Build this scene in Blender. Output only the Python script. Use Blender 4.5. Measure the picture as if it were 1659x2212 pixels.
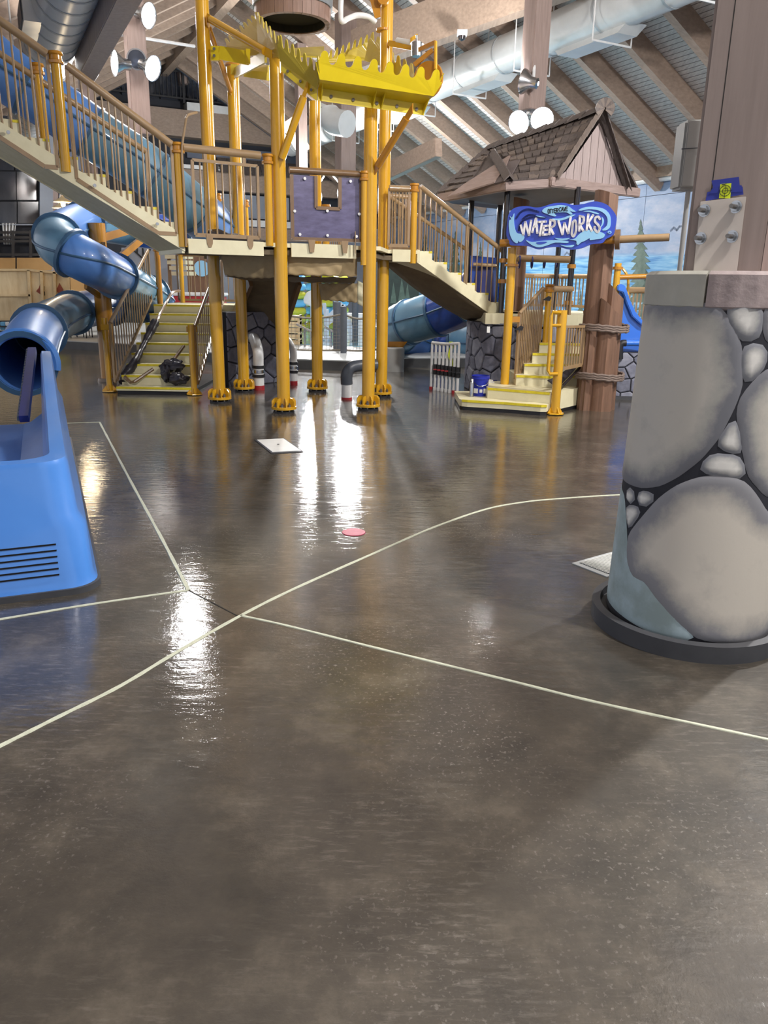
import bpy, bmesh, math, random
from mathutils import Vector as V, Matrix
random.seed(11)
for o in list(bpy.data.objects): bpy.data.objects.remove(o)
SC = bpy.context.scene; COL = SC.collection
# ---------------------------------------------------------------- camera
FPX = 1662.0; PITCH = math.radians(16.5); ROLL = math.radians(0.92); EYE = 1.65
RM = Matrix.Rotation(math.pi/2-PITCH, 3, 'X') @ Matrix.Rotation(ROLL, 3, 'Z')
cd = bpy.data.cameras.new('camera'); cam = bpy.data.objects.new('camera', cd); COL.objects.link(cam)
cd.sensor_fit = 'VERTICAL'; cd.sensor_height = 24; cd.lens = 24*FPX/2212; cd.clip_start = .05; cd.clip_end = 300
cam.matrix_world = Matrix.Translation((0, 0, EYE)) @ RM.to_4x4()
SC.camera = cam
# ---------------------------------------------------------------- world, exposure
SC.view_settings.view_transform = 'Standard'; SC.view_settings.look = 'None'
SC.view_settings.gamma = 1; SC.view_settings.exposure = 0.12; SC.view_settings.use_curve_mapping = False
W = bpy.data.worlds.new('world'); SC.world = W; W.use_nodes = True
W.node_tree.nodes['Background'].inputs[0].default_value = (.90, .92, 1.0, 1)
W.node_tree.nodes['Background'].inputs[1].default_value = .78
LAMP_POWER = 640.0      # each floodlight of the hall, watts
# ---------------------------------------------------------------- geometry helpers
CAM = V((0, 0, EYE))
def ray(px, py): return RM @ V(((px-829.5)/FPX, -(py-1106)/FPX, -1))
def P(px, py, Y): d = ray(px, py); return CAM + d*(Y/d.y)
def GZ(px, py, z=0.0): d = ray(px, py); return CAM + d*((z-EYE)/d.z)
def PL(px, py, o, n): d = ray(px, py); return CAM + d*((o-CAM).dot(n)/d.dot(n))
AZ = math.radians(27)
U = V((math.cos(AZ), math.sin(AZ), 0)); VV = V((-U.y, U.x, 0)); Z = V((0, 0, 1)); X = V((1, 0, 0)); Y = V((0, 1, 0))
def lerp(a, b, t): return a + (b-a)*t
def frame(d, up=Z):
    d = d.normalized(); s = d.cross(up)
    if s.length < 1e-4: s = d.cross(X)
    s.normalize(); return d, s, s.cross(d)
def catmull(pts, n=6):
    out = []; q = [pts[0]*2-pts[1]] + list(pts) + [pts[-1]*2-pts[-2]]
    for i in range(1, len(q)-2):
        a, b, c, d = q[i-1:i+3]
        for k in range(n):
            t = k/n
            out.append(.5*((2*b)+(c-a)*t+(2*a-5*b+4*c-d)*t*t+(3*b-a-3*c+d)*t**3))
    out.append(pts[-1].copy()); return out
class MB:
    def __init__(s): s.v = []; s.f = []
    def add(s, vs, fs):
        k = len(s.v); s.v += [V(p) for p in vs]; s.f += [tuple(i+k for i in f) for f in fs]; return s
    def obox(s, c, ex, ey, ez):      # centre and three half vectors
        vs = [c+ex*a+ey*b+ez*d for d in (-1, 1) for b in (-1, 1) for a in (-1, 1)]
        return s.add(vs, [(0, 2, 3, 1), (4, 5, 7, 6), (0, 1, 5, 4), (2, 6, 7, 3), (0, 4, 6, 2), (1, 3, 7, 5)])
    def box(s, lo, hi):
        lo = V(lo); hi = V(hi); h = (hi-lo)/2
        return s.obox((lo+hi)/2, X*h.x, Y*h.y, Z*h.z)
    def bar(s, a, b, w, h, up=Z):    # rectangular bar between two points
        d, r, t = frame(b-a, up); return s.obox((a+b)/2, (b-a)/2, r*w/2, t*h/2)
    def cyl(s, a, b, r, r2=None, n=12, cap=True):
        r2 = r if r2 is None else r2; d, e, t = frame(b-a)
        vs = [p+(e*math.cos(2*math.pi*i/n)+t*math.sin(2*math.pi*i/n))*q for p, q in ((a, r), (b, r2)) for i in range(n)]
        fs = [(i, (i+1) % n, n+(i+1) % n, n+i) for i in range(n)]
        if cap: fs += [tuple(range(n-1, -1, -1)), tuple(range(n, 2*n))]
        return s.add(vs, fs)
    def path(s, pts, r, n=10, cap=True, arc=None, flat=None):
        m = len(pts); rs = r if isinstance(r, (list, tuple)) else [r]*m
        d, e, t = frame(pts[1]-pts[0]); vs = []
        full = arc is None; a0, a1 = (0, 2*math.pi) if full else arc
        k = n if full else n+1
        for i, p in enumerate(pts):
            dd = (pts[min(i+1, m-1)]-pts[max(i-1, 0)]).normalized()
            e = (e-dd*e.dot(dd)).normalized(); t = e.cross(dd)
            vs += [p+(e*math.cos(a0+(a1-a0)*j/n)+t*math.sin(a0+(a1-a0)*j/n))*rs[i] for j in range(k)]
        fs = []
        for i in range(m-1):
            for j in range(n):
                j2 = (j+1) % k
                fs.append((i*k+j, (i+1)*k+j, (i+1)*k+j2, i*k+j2))
        if cap and full: fs += [tuple(range(k)), tuple(range(m*k-1, (m-1)*k-1, -1))]
        return s.add(vs, fs)
    def prism(s, pts, off):          # extrude an outline by a vector
        n = len(pts); pts = [V(p) for p in pts]
        return s.add(pts+[p+off for p in pts], [tuple(range(n-1, -1, -1)), tuple(range(n, 2*n))]+[(i, (i+1) % n, n+(i+1) % n, n+i) for i in range(n)])
    def lathe(s, c, prof, n=24, ax=Z, ex=X, cap=False):
        ey = ax.cross(ex); k = len(prof)
        vs = [c+ax*z+(ex*math.cos(2*math.pi*i/n)+ey*math.sin(2*math.pi*i/n))*r for i in range(n) for r, z in prof]
        fs = [(i*k+j, ((i+1) % n)*k+j, ((i+1) % n)*k+j+1, i*k+j+1) for i in range(n) for j in range(k-1)]
        if cap: fs += [tuple(i*k for i in range(n-1, -1, -1)), tuple(i*k+k-1 for i in range(n))]
        return s.add(vs, fs)
    def grid(s, fn, nu, nv):
        vs = [fn(i/nu, j/nv) for i in range(nu+1) for j in range(nv+1)]
        return s.add(vs, [(i*(nv+1)+j, (i+1)*(nv+1)+j, (i+1)*(nv+1)+j+1, i*(nv+1)+j+1) for i in range(nu) for j in range(nv)])
    def build(s, name, mat, parent=None, smooth=False, loc=None, solid=0, bevel=0):
        off = V((0, 0, 0))
        if parent:
            r = parent
            while r.parent: r = r.parent
            off = r.location
        elif loc is not None: off = V(loc)
        me = bpy.data.meshes.new(name); me.from_pydata([p-off for p in s.v], [], s.f); me.validate()
        bm = bmesh.new(); bm.from_mesh(me); bmesh.ops.recalc_face_normals(bm, faces=bm.faces)
        if bevel: bmesh.ops.bevel(bm, geom=[e for e in bm.edges if len(e.link_faces) == 2 and e.calc_face_angle(0) > .6], offset=bevel, segments=2, affect='EDGES')
        bm.to_mesh(me); bm.free()
        if smooth:
            for p in me.polygons: p.use_smooth = True
            me.set_sharp_from_angle(angle=math.radians(38))
        me.materials.append(MT[mat])
        o = bpy.data.objects.new(name, me); COL.objects.link(o)
        if parent: o.parent = parent
        else: o.location = off
        if solid:
            md = o.modifiers.new('thickness', 'SOLIDIFY'); md.thickness = solid; md.offset = 0
        return o
def tag(o, label=None, cat=None, group=None, kind=None):
    if label: o['label'] = label
    if cat: o['category'] = cat
    if group: o['group'] = group
    if kind: o['kind'] = kind
    return o
def thing(name, label, cat, loc=(0, 0, 0), group=None, kind=None):
    o = bpy.data.objects.new(name, None); o.location = V(loc); o.empty_display_size = .2; COL.objects.link(o)
    return tag(o, label, cat, group, kind)
def one(name, mb, mat, label, cat, group=None, kind=None, smooth=False, loc=None, **k):
    if loc is None:
        loc = V((sum(p.x for p in mb.v)/len(mb.v), sum(p.y for p in mb.v)/len(mb.v), min(p.z for p in mb.v)))
    return tag(mb.build(name, mat, None, smooth, loc, **k), label, cat, group, kind)
def struct(name, mb=None, mat=None, loc=(0, 0, 0), label=None, **k):
    o = mb.build(name, mat, None, loc=loc, **k) if mb else thing(name, None, None, loc)
    o['kind'] = 'structure'
    if label: o['label'] = label
    return o
def clone(src, parent, loc, rot=None):
    c = src.copy(); COL.objects.link(c); c.parent = parent; c.location = loc
    if rot: c.rotation_euler = rot
    return c
# ---------------------------------------------------------------- materials
MT = {}
def lin(h):
    h = h.lstrip('#'); c = [int(h[i:i+2], 16)/255 for i in (0, 2, 4)]
    return tuple(x/12.92 if x <= .04045 else ((x+.055)/1.055)**2.4 for x in c)+(1,)
def nodes(name):
    m = bpy.data.materials.new(name); m.use_nodes = True; nt = m.node_tree; MT[name] = m
    return m, nt, nt.nodes['Principled BSDF']
def N(nt, t, **kw):
    n = nt.nodes.new(t)
    for k, v in kw.items():
        if k.startswith('i_'): n.inputs[k[2:].replace('_', ' ')].default_value = v
        else: setattr(n, k, v)
    return n
def ramp(nt, src, stops):
    r = nt.nodes.new('ShaderNodeValToRGB'); e = r.color_ramp.elements
    while len(e) < len(stops): e.new(.5)
    for q, (p, c) in zip(e, stops): q.position = p; q.color = c
    nt.links.new(src, r.inputs[0]); return r
def coords(nt, scale=(1, 1, 1), rot=(0, 0, 0), geo=False):
    mp = N(nt, 'ShaderNodeMapping'); mp.inputs['Scale'].default_value = scale; mp.inputs['Rotation'].default_value = rot
    if geo: nt.links.new(N(nt, 'ShaderNodeNewGeometry').outputs['Position'], mp.inputs[0])
    else: nt.links.new(N(nt, 'ShaderNodeTexCoord').outputs['Object'], mp.inputs[0])
    return mp.outputs[0]
def mat(name, c1, c2=None, rough=.5, metal=0, scale=8, stretch=(1, 1, 1), rot=(0, 0, 0), bump=0, coat=0, spread=.25, spec=.5, rvar=0, trans=0):
    m, nt, b = nodes(name)
    b.inputs['Roughness'].default_value = rough; b.inputs['Metallic'].default_value = metal
    b.inputs['Coat Weight'].default_value = coat; b.inputs['Coat Roughness'].default_value = .08
    b.inputs['Specular IOR Level'].default_value = spec
    c2 = c2 or c1
    nz = N(nt, 'ShaderNodeTexNoise', i_Scale=scale, i_Detail=5.0, i_Roughness=.6)
    nt.links.new(coords(nt, stretch, rot), nz.inputs['Vector'])
    r = ramp(nt, nz.outputs[0], [(.5-spread, lin(c1)), (.5+spread, lin(c2))]); nt.links.new(r.outputs[0], b.inputs['Base Color'])
    if bump:
        bp = N(nt, 'ShaderNodeBump', i_Strength=bump, i_Distance=.01); nt.links.new(nz.outputs[0], bp.inputs['Height']); nt.links.new(bp.outputs[0], b.inputs['Normal'])
    if rvar:
        mr = N(nt, 'ShaderNodeMapRange'); mr.inputs['To Min'].default_value = rough-rvar; mr.inputs['To Max'].default_value = rough+rvar
        nt.links.new(nz.outputs[0], mr.inputs[0]); nt.links.new(mr.outputs[0], b.inputs['Roughness'])
    return m
def emis(name, col, strength):
    m, nt, b = nodes(name); b.inputs['Base Color'].default_value = lin(col); b.inputs['Emission Color'].default_value = lin(col); b.inputs['Emission Strength'].default_value = strength
mat('yellow', '#c8951c', '#d4a123', .22, coat=.6, scale=3)
mat('orange', '#bd8424', '#ad7420', .25, coat=.6, scale=6)
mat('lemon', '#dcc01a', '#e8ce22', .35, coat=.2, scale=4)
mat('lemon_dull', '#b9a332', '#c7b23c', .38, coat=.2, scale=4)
mat('tan', '#8d7352', '#9d8362', .28, coat=.5, scale=6)
mat('tan_dark', '#6d5238', '#7d6142', .3, coat=.5, scale=6)
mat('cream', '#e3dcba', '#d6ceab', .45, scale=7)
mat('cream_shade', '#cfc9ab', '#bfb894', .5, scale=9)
mat('nosing', '#e0cf2c', '#c9b626', .45, scale=20)
mat('purple', '#453f5e', '#6a6488', .4, scale=5, stretch=(1, 1, 3))
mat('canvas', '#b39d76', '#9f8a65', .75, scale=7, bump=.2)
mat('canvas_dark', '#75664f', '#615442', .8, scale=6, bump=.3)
mat('tube_blue', '#4c7cc4', '#5b8bd0', .4, coat=.3, scale=2)
mat('tube_grey', '#55819f', '#6993ae', .42, coat=.3, scale=2)
mat('tube_deep', '#1c3f94', '#2a55b0', .2, coat=.8, scale=2)
mat('tube_flange', '#44698a', '#3a5c7c', .4, scale=4)
mat('trough', '#4482d4', '#4f8cdc', .3, coat=.5, scale=1.5)
mat('trough_in', '#4d79bf', '#6a93d2', .3, coat=.5, scale=1.2)
mat('black', '#17171a', '#222226', .5, scale=10)
mat('black_gloss', '#17161a', '#241d1d', .18, coat=.7, scale=8)
mat('plastic_bag', '#26242a', '#35323a', .3, scale=14, bump=.6)
mat('hole', '#060608', '#08080a', .9)
mat('white', '#e6e6e6', '#d6d8da', .4, scale=6)
mat('pvc', '#e4e4e2', '#cfcfce', .3, scale=6)
mat('pvc_grey', '#4b5058', '#3f444c', .35, scale=6)
mat('red', '#b3282f', '#8d2026', .5, scale=8)
mat('magenta', '#c2365c', '#d0486c', .45, scale=20)
mat('duct', '#d2d5d5', '#c2c6c7', .3, metal=.1, scale=2)
mat('duct_edge', '#aeb3b6', '#a0a5a8', .4, metal=.3)
mat('steel', '#c4c6c8', '#a2a5a8', .25, metal=1, scale=9)
mat('steel_dark', '#6e6a66', '#85807a', .35, metal=.8, scale=9)
mat('timber_v', '#8c7a6c', '#ab9684', .6, scale=3, stretch=(6, .6, 6), rot=(0, 0, -AZ), bump=.15)
mat('timber_u', '#8a786b', '#a89383', .6, scale=3, stretch=(.6, 6, 6), rot=(0, 0, -AZ), bump=.15)
mat('timber_z', '#887670', '#a08d85', .6, scale=4, stretch=(7, 7, .5), bump=.15)
mat('timber_post', '#83756f', '#998a83', .55, scale=3, stretch=(6, 6, .35), bump=.15)
mat('dark_wall', '#1d2029', '#2b2f3a', .7, scale=.6)
mat('glass_dark', '#20242e', '#454a55', .12, coat=.6, scale=1.2, stretch=(1, 1, .5))
mat('grey_wall', '#9aa1ad', '#878e9b', .7, scale=1)
mat('blue_grey', '#5d6577', '#6d7484', .7, scale=1)
mat('tan_board', '#b08a55', '#a27c49', .6, scale=3)
mat('ply', '#e2cfa8', '#cdb489', .6, scale=2.2, stretch=(3, 3, .8), spread=.18)
mat('ply_edge', '#dcc79d', '#cbb184', .6, scale=8)
mat('iron', '#15151a', '#1d1d22', .5)
mat('barrel_wood', '#7a6257', '#93776a', .6, scale=6, stretch=(4, 4, .5), bump=.2)
mat('barrel_band', '#8b9297', '#747b80', .45, metal=.3, scale=6)
mat('log', '#5b4232', '#856450', .6, scale=4, stretch=(6, 6, .45), bump=.6, spread=.3)
mat('hutboard', '#8b7d7a', '#a29390', .65, scale=6, stretch=(7, 7, .4), bump=.2)
mat('hutbeam', '#7f6d66', '#998781', .6, scale=5, stretch=(1, 1, 7), bump=.35)
mat('soffit', '#544c4c', '#655b5a', .7, scale=3)
mat('shingle', '#453d3b', '#615854', .7, scale=9, stretch=(5, 5, 1), bump=.5)
mat('shingle_light', '#74685f', '#5d534e', .7, scale=9, stretch=(5, 5, 1), bump=.5)
mat('rope', '#7f6f66', '#665850', .8, scale=30)
mat('rope_net', '#8c8478', '#777064', .8, scale=30)
mat('net_post', '#4d5158', '#5a5e66', .6, scale=8)
mat('stone_a', '#686a79', '#888a9a', .7, scale=9, bump=.5, spread=.2)
mat('stone_b', '#595b69', '#797b8a', .7, scale=11, bump=.5, spread=.2)
mat('stone_c', '#787a88', '#989aa7', .7, scale=8, bump=.5, spread=.2)
mat('mortar', '#22232a', '#2c2d35', .85, scale=12)
mat('cap_a', '#b5b3a8', '#9c9a90', .75, scale=5, bump=.5)
mat('cap_b', '#a99b99', '#948685', .75, scale=14, bump=.5)
mat('base_ring', '#3c3d41', '#48494d', .6, scale=6)
mat('column_paint', '#a9bcc2', '#8f9f9f', .55, scale=5, spread=.12)
mat('plate', '#c6bdb4', '#bdb4ab', .45, scale=5)
mat('box_grey', '#a9a9a6', '#9c9c99', .5, scale=4)
mat('blue_tape', '#23308f', '#2b399c', .55, scale=9)
mat('target', '#d9ea1f', '#d2e31a', .5)
mat('ink', '#16181a', '#1b1d20', .6)
mat('joint', '#cfd2bd', '#b4b7a2', .6, scale=30)
mat('crack', '#1a1714', '#221e1a', .7)
mat('deck_light', '#b9bcbc', '#9fa3a4', .5, scale=2, spread=.3)
mat('deck_riser', '#4d4e50', '#5c5d5e', .6, scale=4)
mat('bucket', '#1c2a9a', '#2433a8', .35, scale=5)
mat('grate', '#d7d8d4', '#c6c7c2', .45, scale=12)
mat('sign_blue', '#2b41a8', '#3450bb', .35, coat=.3, scale=3)
mat('sign_light', '#86b9dc', '#92c4e4', .4, scale=4)
mat('sign_ink', '#121f5e', '#17256a', .4)
mat('sign_white', '#ece9ea', '#e4e1e2', .4)
mat('slide_blue', '#2a6ad0', '#3577da', .25, coat=.7, scale=2)
mat('ring_yellow', '#c3bd2c', '#b0aa24', .4, scale=4)
mat('ring_blue', '#6db0d6', '#5fa1c9', .4, scale=4)
mat('lift', '#c9d1dc', '#b7c0cc', .35, scale=4)
mat('water', '#8fcfe8', '#6fbfe0', .1, coat=1, scale=3)
mat('forest', '#23302c', '#33403a', .7, scale=5)
mat('mural_tree', '#6f8178', '#55675d', .7, scale=5, spread=.18)
mat('mural_tree_far', '#5b6d62', '#43544a', .7, scale=7, spread=.18)
mat('gull', '#5f6d84', '#76849a', .7)
mat('label_white', '#e8e8e4', '#dcdcd8', .5)
mat('brick_red', '#9a4f3c', '#84412f', .7, scale=10)
mat('navy', '#232a6e', '#1c225c', .4)
mat('lampshade', '#e6d9b8', '#d6c59c', .5)
emis('flood_lens', '#f4f8ff', 30.0); emis('bulb_warm', '#ffd9a0', 14.0); emis('bulb_white', '#fff4e0', 8.0)
# wet concrete floor
def mk_floor():
    m, nt, b = nodes('wet_floor'); g = coords(nt, geo=True)
    def nz(scale, det=6, rough=.6, st=None):
        n = N(nt, 'ShaderNodeTexNoise', i_Scale=scale, i_Detail=float(det), i_Roughness=rough)
        nt.links.new(coords(nt, st, geo=True) if st else g, n.inputs['Vector']); return n.outputs[0]
    big = nz(.55, 4); mid = nz(2.6, 7, .7); fine = nz(38, 4, .7); streak = nz(7, 5, .65, (.5, 1.8, 1)); speck = nz(60, 3, .6); brush = nz(30, 4, .7, (.35, 1.6, 1))
    c = ramp(nt, mid, [(.3, lin('#2f2b25')), (.52, lin('#433d34')), (.72, lin('#61594d'))])
    scuff = ramp(nt, speck, [(.58, (0, 0, 0, 1)), (.68, (1, 1, 1, 1))])
    area = ramp(nt, big, [(.48, (0, 0, 0, 1)), (.68, (.8, .8, .8, 1))])
    mul = N(nt, 'ShaderNodeMath', operation='MULTIPLY'); nt.links.new(scuff.outputs[0], mul.inputs[0]); nt.links.new(area.outputs[0], mul.inputs[1])
    mx = N(nt, 'ShaderNodeMix', data_type='RGBA'); nt.links.new(mul.outputs[0], mx.inputs['Factor']); nt.links.new(c.outputs[0], mx.inputs['A']); mx.inputs['B'].default_value = lin('#9c968e')
    br = ramp(nt, brush, [(.52, (0, 0, 0, 1)), (.72, (.5, .5, .5, 1))]); a2 = ramp(nt, nz(.9, 4, .6), [(.45, (0, 0, 0, 1)), (.65, (1, 1, 1, 1))])
    m2 = N(nt, 'ShaderNodeMath', operation='MULTIPLY'); nt.links.new(br.outputs[0], m2.inputs[0]); nt.links.new(a2.outputs[0], m2.inputs[1])
    mx2 = N(nt, 'ShaderNodeMix', data_type='RGBA'); nt.links.new(m2.outputs[0], mx2.inputs['Factor']); nt.links.new(mx.outputs['Result'], mx2.inputs['A']); mx2.inputs['B'].default_value = lin('#8f877d')
    nt.links.new(mx2.outputs['Result'], b.inputs['Base Color'])
    b.inputs['Roughness'].default_value = .55; b.inputs['Specular IOR Level'].default_value = .3
    # water film: clear coat whose gloss varies with how wet the patch is
    b.inputs['Coat Weight'].default_value = 1.0; b.inputs['Coat IOR'].default_value = 1.55
    cr = ramp(nt, streak, [(.32, (.015, .015, .015, 1)), (.52, (.05, .05, .05, 1)), (.72, (.18, .18, .18, 1))]); nt.links.new(cr.outputs[0], b.inputs['Coat Roughness'])
    bp = N(nt, 'ShaderNodeBump', i_Strength=.35, i_Distance=.004); nt.links.new(fine, bp.inputs['Height']); nt.links.new(bp.outputs[0], b.inputs['Normal'])
    wv = nz(9, 3, .5, (.7, 2.2, 1)); b2 = N(nt, 'ShaderNodeBump', i_Strength=.34, i_Distance=.006); nt.links.new(wv, b2.inputs['Height'])
    b3 = N(nt, 'ShaderNodeBump', i_Strength=.22, i_Distance=.003); nt.links.new(fine, b3.inputs['Height']); nt.links.new(b2.outputs[0], b3.inputs['Normal'])
    nt.links.new(b3.outputs[0], b.inputs['Coat Normal'])
mk_floor()
# ceiling boards: narrow planks parallel to the eaves, whitewashed
def mk_planks():
    m, nt, b = nodes('planks'); g = coords(nt, rot=(0, 0, -AZ), geo=True)   # x' across the slope, y' along the boards
    sp = N(nt, 'ShaderNodeSeparateXYZ'); nt.links.new(g, sp.inputs[0])
    ml = N(nt, 'ShaderNodeMath', operation='MULTIPLY'); ml.inputs[1].default_value = 9.0; nt.links.new(sp.outputs[0], ml.inputs[0])
    fr = N(nt, 'ShaderNodeMath', operation='FRACT'); nt.links.new(ml.outputs[0], fr.inputs[0])
    gap = ramp(nt, fr.outputs[0], [(0, (0, 0, 0, 1)), (.10, (0, 0, 0, 1)), (.16, (1, 1, 1, 1)), (1, (1, 1, 1, 1))])
    n = N(nt, 'ShaderNodeTexNoise', i_Scale=3.0, i_Detail=6.0); nt.links.new(coords(nt, (7, .7, 7), (0, 0, -AZ), geo=True), n.inputs['Vector'])
    c = ramp(nt, n.outputs[0], [(.3, lin('#b0aca9')), (.7, lin('#d0cbc6'))])
    mx = N(nt, 'ShaderNodeMix', data_type='RGBA'); nt.links.new(gap.outputs[0], mx.inputs['Factor']); mx.inputs['A'].default_value = lin('#6c6360'); nt.links.new(c.outputs[0], mx.inputs['B'])
    nt.links.new(mx.outputs['Result'], b.inputs['Base Color']); b.inputs['Roughness'].default_value = .6
    bp = N(nt, 'ShaderNodeBump', i_Strength=.5, i_Distance=.01); nt.links.new(gap.outputs[0], bp.inputs['Height']); nt.links.new(bp.outputs[0], b.inputs['Normal'])
mk_planks()
# ================================================================ THE SETTING
W0 = P(1430, 378, 24.0)                       # a point on top of the mural wall
TH = math.radians(29); BK = P(450, 300, 36.0); TWALL = (BK-W0).dot(VV); DR = 10.2; ZR = W0.z+DR*math.tan(TH)
def MW(px, py, off=0.0): return PL(px, py, W0-U*off, U)
def BW(px, py, off=0.0): return PL(px, py, BK-VV*off, VV)
def hall(d, t, z): q = W0-U*d+VV*t; return V((q.x, q.y, z))     # d from the mural wall, t along it
# ---- floor
fl = struct('floor', MB().add([(-30, -8, 0), (24, -8, 0), (24, 40, 0), (-30, 40, 0)], [(0, 1, 2, 3)]), 'wet_floor', label='wet dark brown concrete floor')
def joint(name, pix, w, mt, zt, label=None):
    pts = catmull([GZ(x, y, 0) for x, y in pix], 8); mb = MB(); vs = []
    for i, p in enumerate(pts):
        d = (pts[min(i+1, len(pts)-1)]-pts[max(i-1, 0)]).normalized(); s = V((-d.y, d.x, 0))*(w/2*(1+.12*math.sin(i*1.7)))
        vs += [p+s, p-s, p-s*.8+Z*zt, p+s*.8+Z*zt]
    n = len(pts); fs = [(0, 1, 2, 3), (4*n-1, 4*n-2, 4*n-3, 4*n-4)]
    for i in range(n-1): fs += [(4*i+k, 4*i+4+k, 4*i+4+(k+1) % 4, 4*i+(k+1) % 4) for k in range(4)]
    o = mb.add(vs, fs).build(name, mt, fl)
    if label: o['label'] = label
joint('joint_sealant', [(-160, 1690), (0, 1612), (130, 1547), (260, 1482), (380, 1410), (520, 1330), (640, 1270), (820, 1190), (940, 1138), (1050, 1100), (1130, 1085), (1200, 1078), (1340, 1069), (1560, 1062), (1900, 1062), (2400, 1075)], .020, 'joint', .004, 'curved off-white sealant joint')
joint('joint_sealant', [(520, 1330), (620, 1352), (820, 1402), (1090, 1468), (1300, 1520), (1659, 1598), (1900, 1652), (2300, 1742), (2900, 1880)], .016, 'joint', .004, 'straight off-white sealant joint')
joint('joint_sealant', [(407, 1275), (350, 1165), (285, 1045), (240, 960), (215, 912)], .024, 'joint', .004, 'off-white sealant joint beside the blue trough')
joint('joint_sealant', [(407, 1275), (200, 1305), (0, 1338), (-200, 1370)], .018, 'joint', .004, 'off-white sealant joint in front of the blue trough')
joint('joint_sealant', [(215, 912), (120, 915), (40, 917)], .016, 'joint', .004)
joint('saw_cut', [(407, 1275), (460, 1303), (512, 1330)], .008, 'crack', .002, 'dark saw cut')
# raised pool deck behind the play structure
dk = [V((-16, 20.6, 0)), V((-8.2, 19.4, 0)), V((-5.6, 18.4, 0)), V((-2.6, 15.6, 0)), V((-.6, 15.3, 0)), V((0, 15.95, 0)), V((1.6, 16.4, 0)), V((4.2, 17.6, 0)), V((9.4, 20.3, 0)), V((3.2, 34, 0)), V((-16, 34, 0))]
pd = struct('floor_pool_deck', MB().prism(dk, Z*.2), 'deck_light', label='pale raised concrete pool deck behind the play structure')
nos = MB()
for i in range(8): nos.bar(dk[i]+Z*.09, dk[i+1]+Z*.09, .03, .18)
nos.build('deck_riser', 'deck_riser', pd)
pw = [V((-4.2, 19.6, .202)), V((-.5, 18.8, .202)), V((3.5, 19.5, .202)), V((5, 27, .202)), V((-4, 28, .202))]
struct('floor_pool_water', MB().prism(pw, Z*.012), 'water', label='pale blue pool water behind the net fence')
# ---- mural wall on the right, of large painted panels
def mk_mural():
    m, nt, b = nodes('mural'); g = coords(nt, rot=(0, 0, -AZ), geo=True)
    sp = N(nt, 'ShaderNodeSeparateXYZ'); nt.links.new(g, sp.inputs[0])
    zs = MW(1400, 548).z; zb = MW(1400, 640).z
    n = N(nt, 'ShaderNodeTexNoise', i_Scale=.8, i_Detail=7.0, i_Roughness=.6); nt.links.new(coords(nt, (1, .8, 2.0), (0, 0, -AZ), geo=True), n.inputs['Vector'])
    cl = ramp(nt, n.outputs[0], [(.38, lin('#7c94b6')), (.52, lin('#95a5c0')), (.66, lin('#b4b9c8'))])
    n2 = N(nt, 'ShaderNodeTexNoise', i_Scale=1.6, i_Detail=5.0); nt.links.new(coords(nt, (1, .5, 7), (0, 0, -AZ), geo=True), n2.inputs['Vector'])
    se = ramp(nt, n2.outputs[0], [(.36, lin('#3a80bb')), (.5, lin('#6aa5cf')), (.66, lin('#98c3dc'))])
    mr = N(nt, 'ShaderNodeMapRange'); mr.inputs['From Min'].default_value = zs-.10; mr.inputs['From Max'].default_value = zs+.06; nt.links.new(sp.outputs[2], mr.inputs[0])
    mx = N(nt, 'ShaderNodeMix', data_type='RGBA'); nt.links.new(mr.outputs[0], mx.inputs['Factor']); nt.links.new(se.outputs[0], mx.inputs['A']); nt.links.new(cl.outputs[0], mx.inputs['B'])
    nt.links.new(mx.outputs['Result'], b.inputs['Base Color']); b.inputs['Roughness'].default_value = .55
mk_mural()
mw = struct('wall_right', MB().prism([hall(-.06, -30, 0), hall(-.06, TWALL, 0), hall(-.3, TWALL, 0), hall(-.3, -30, 0)], Z*W0.z), 'blue_grey', label='wall with a painted lake mural')
zj = MW(1400, 424).z; src = None; k = 0
for i in range(-16, 14):
    t0 = i*1.55-1.0; t1 = min(t0+1.535, TWALL)
    for z0, z1 in ((0, zj-.008), (zj+.008, W0.z)):
        q = MB().prism([hall(0, t0, z0), hall(0, t1, z0), hall(-.06, t1, z0), hall(-.06, t0, z0)], Z*(z1-z0)); q.build('panel', 'mural', mw)
pipe = MB(); pipe.cyl(hall(.12, -20, W0.z-.1), hall(.12, TWALL, W0.z-.1), .10, n=12); pipe.build('pipe', 'white', mw, smooth=True)
def conifer(px, ytop, ybot, wpx, mt, seed):
    rnd = random.Random(seed); n = max(7, int((ybot-ytop)/13)); L = []; R_ = []
    for i in range(n):
        f = i/(n-1); w = wpx*(.10+.9*f)*rnd.uniform(.75, 1.1); yy = ytop+(ybot-ytop)*f
        L += [(px-w, yy+rnd.uniform(0, 4)), (px-w*.45, yy+3)]; R_ += [(px+w, yy+rnd.uniform(0, 4)), (px+w*.45, yy+3)]
    out = [(px, ytop-6)]+R_+L[::-1]
    MB().prism([MW(x, y, .004) for x, y in out], -U*.008).build('painted_tree', mt, mw)
for a in ((1384, 480, 650, 36, 'mural_tree', 1), (1396, 590, 712, 30, 'mural_tree', 2), (941, 516, 600, 14, 'mural_tree_far', 3), (984, 505, 610, 20, 'mural_tree_far', 4), (918, 500, 575, 13, 'mural_tree_far', 5), (1038, 528, 580, 11, 'mural_tree_far', 6),
          (1012, 540, 600, 12, 'mural_tree_far', 7), (960, 548, 610, 16, 'mural_tree_far', 8), (1077, 610, 670, 8, 'mural_tree_far', 9), (1254, 630, 680, 9, 'mural_tree_far', 10), (850, 518, 560, 10, 'mural_tree_far', 12)): conifer(*a)
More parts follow.
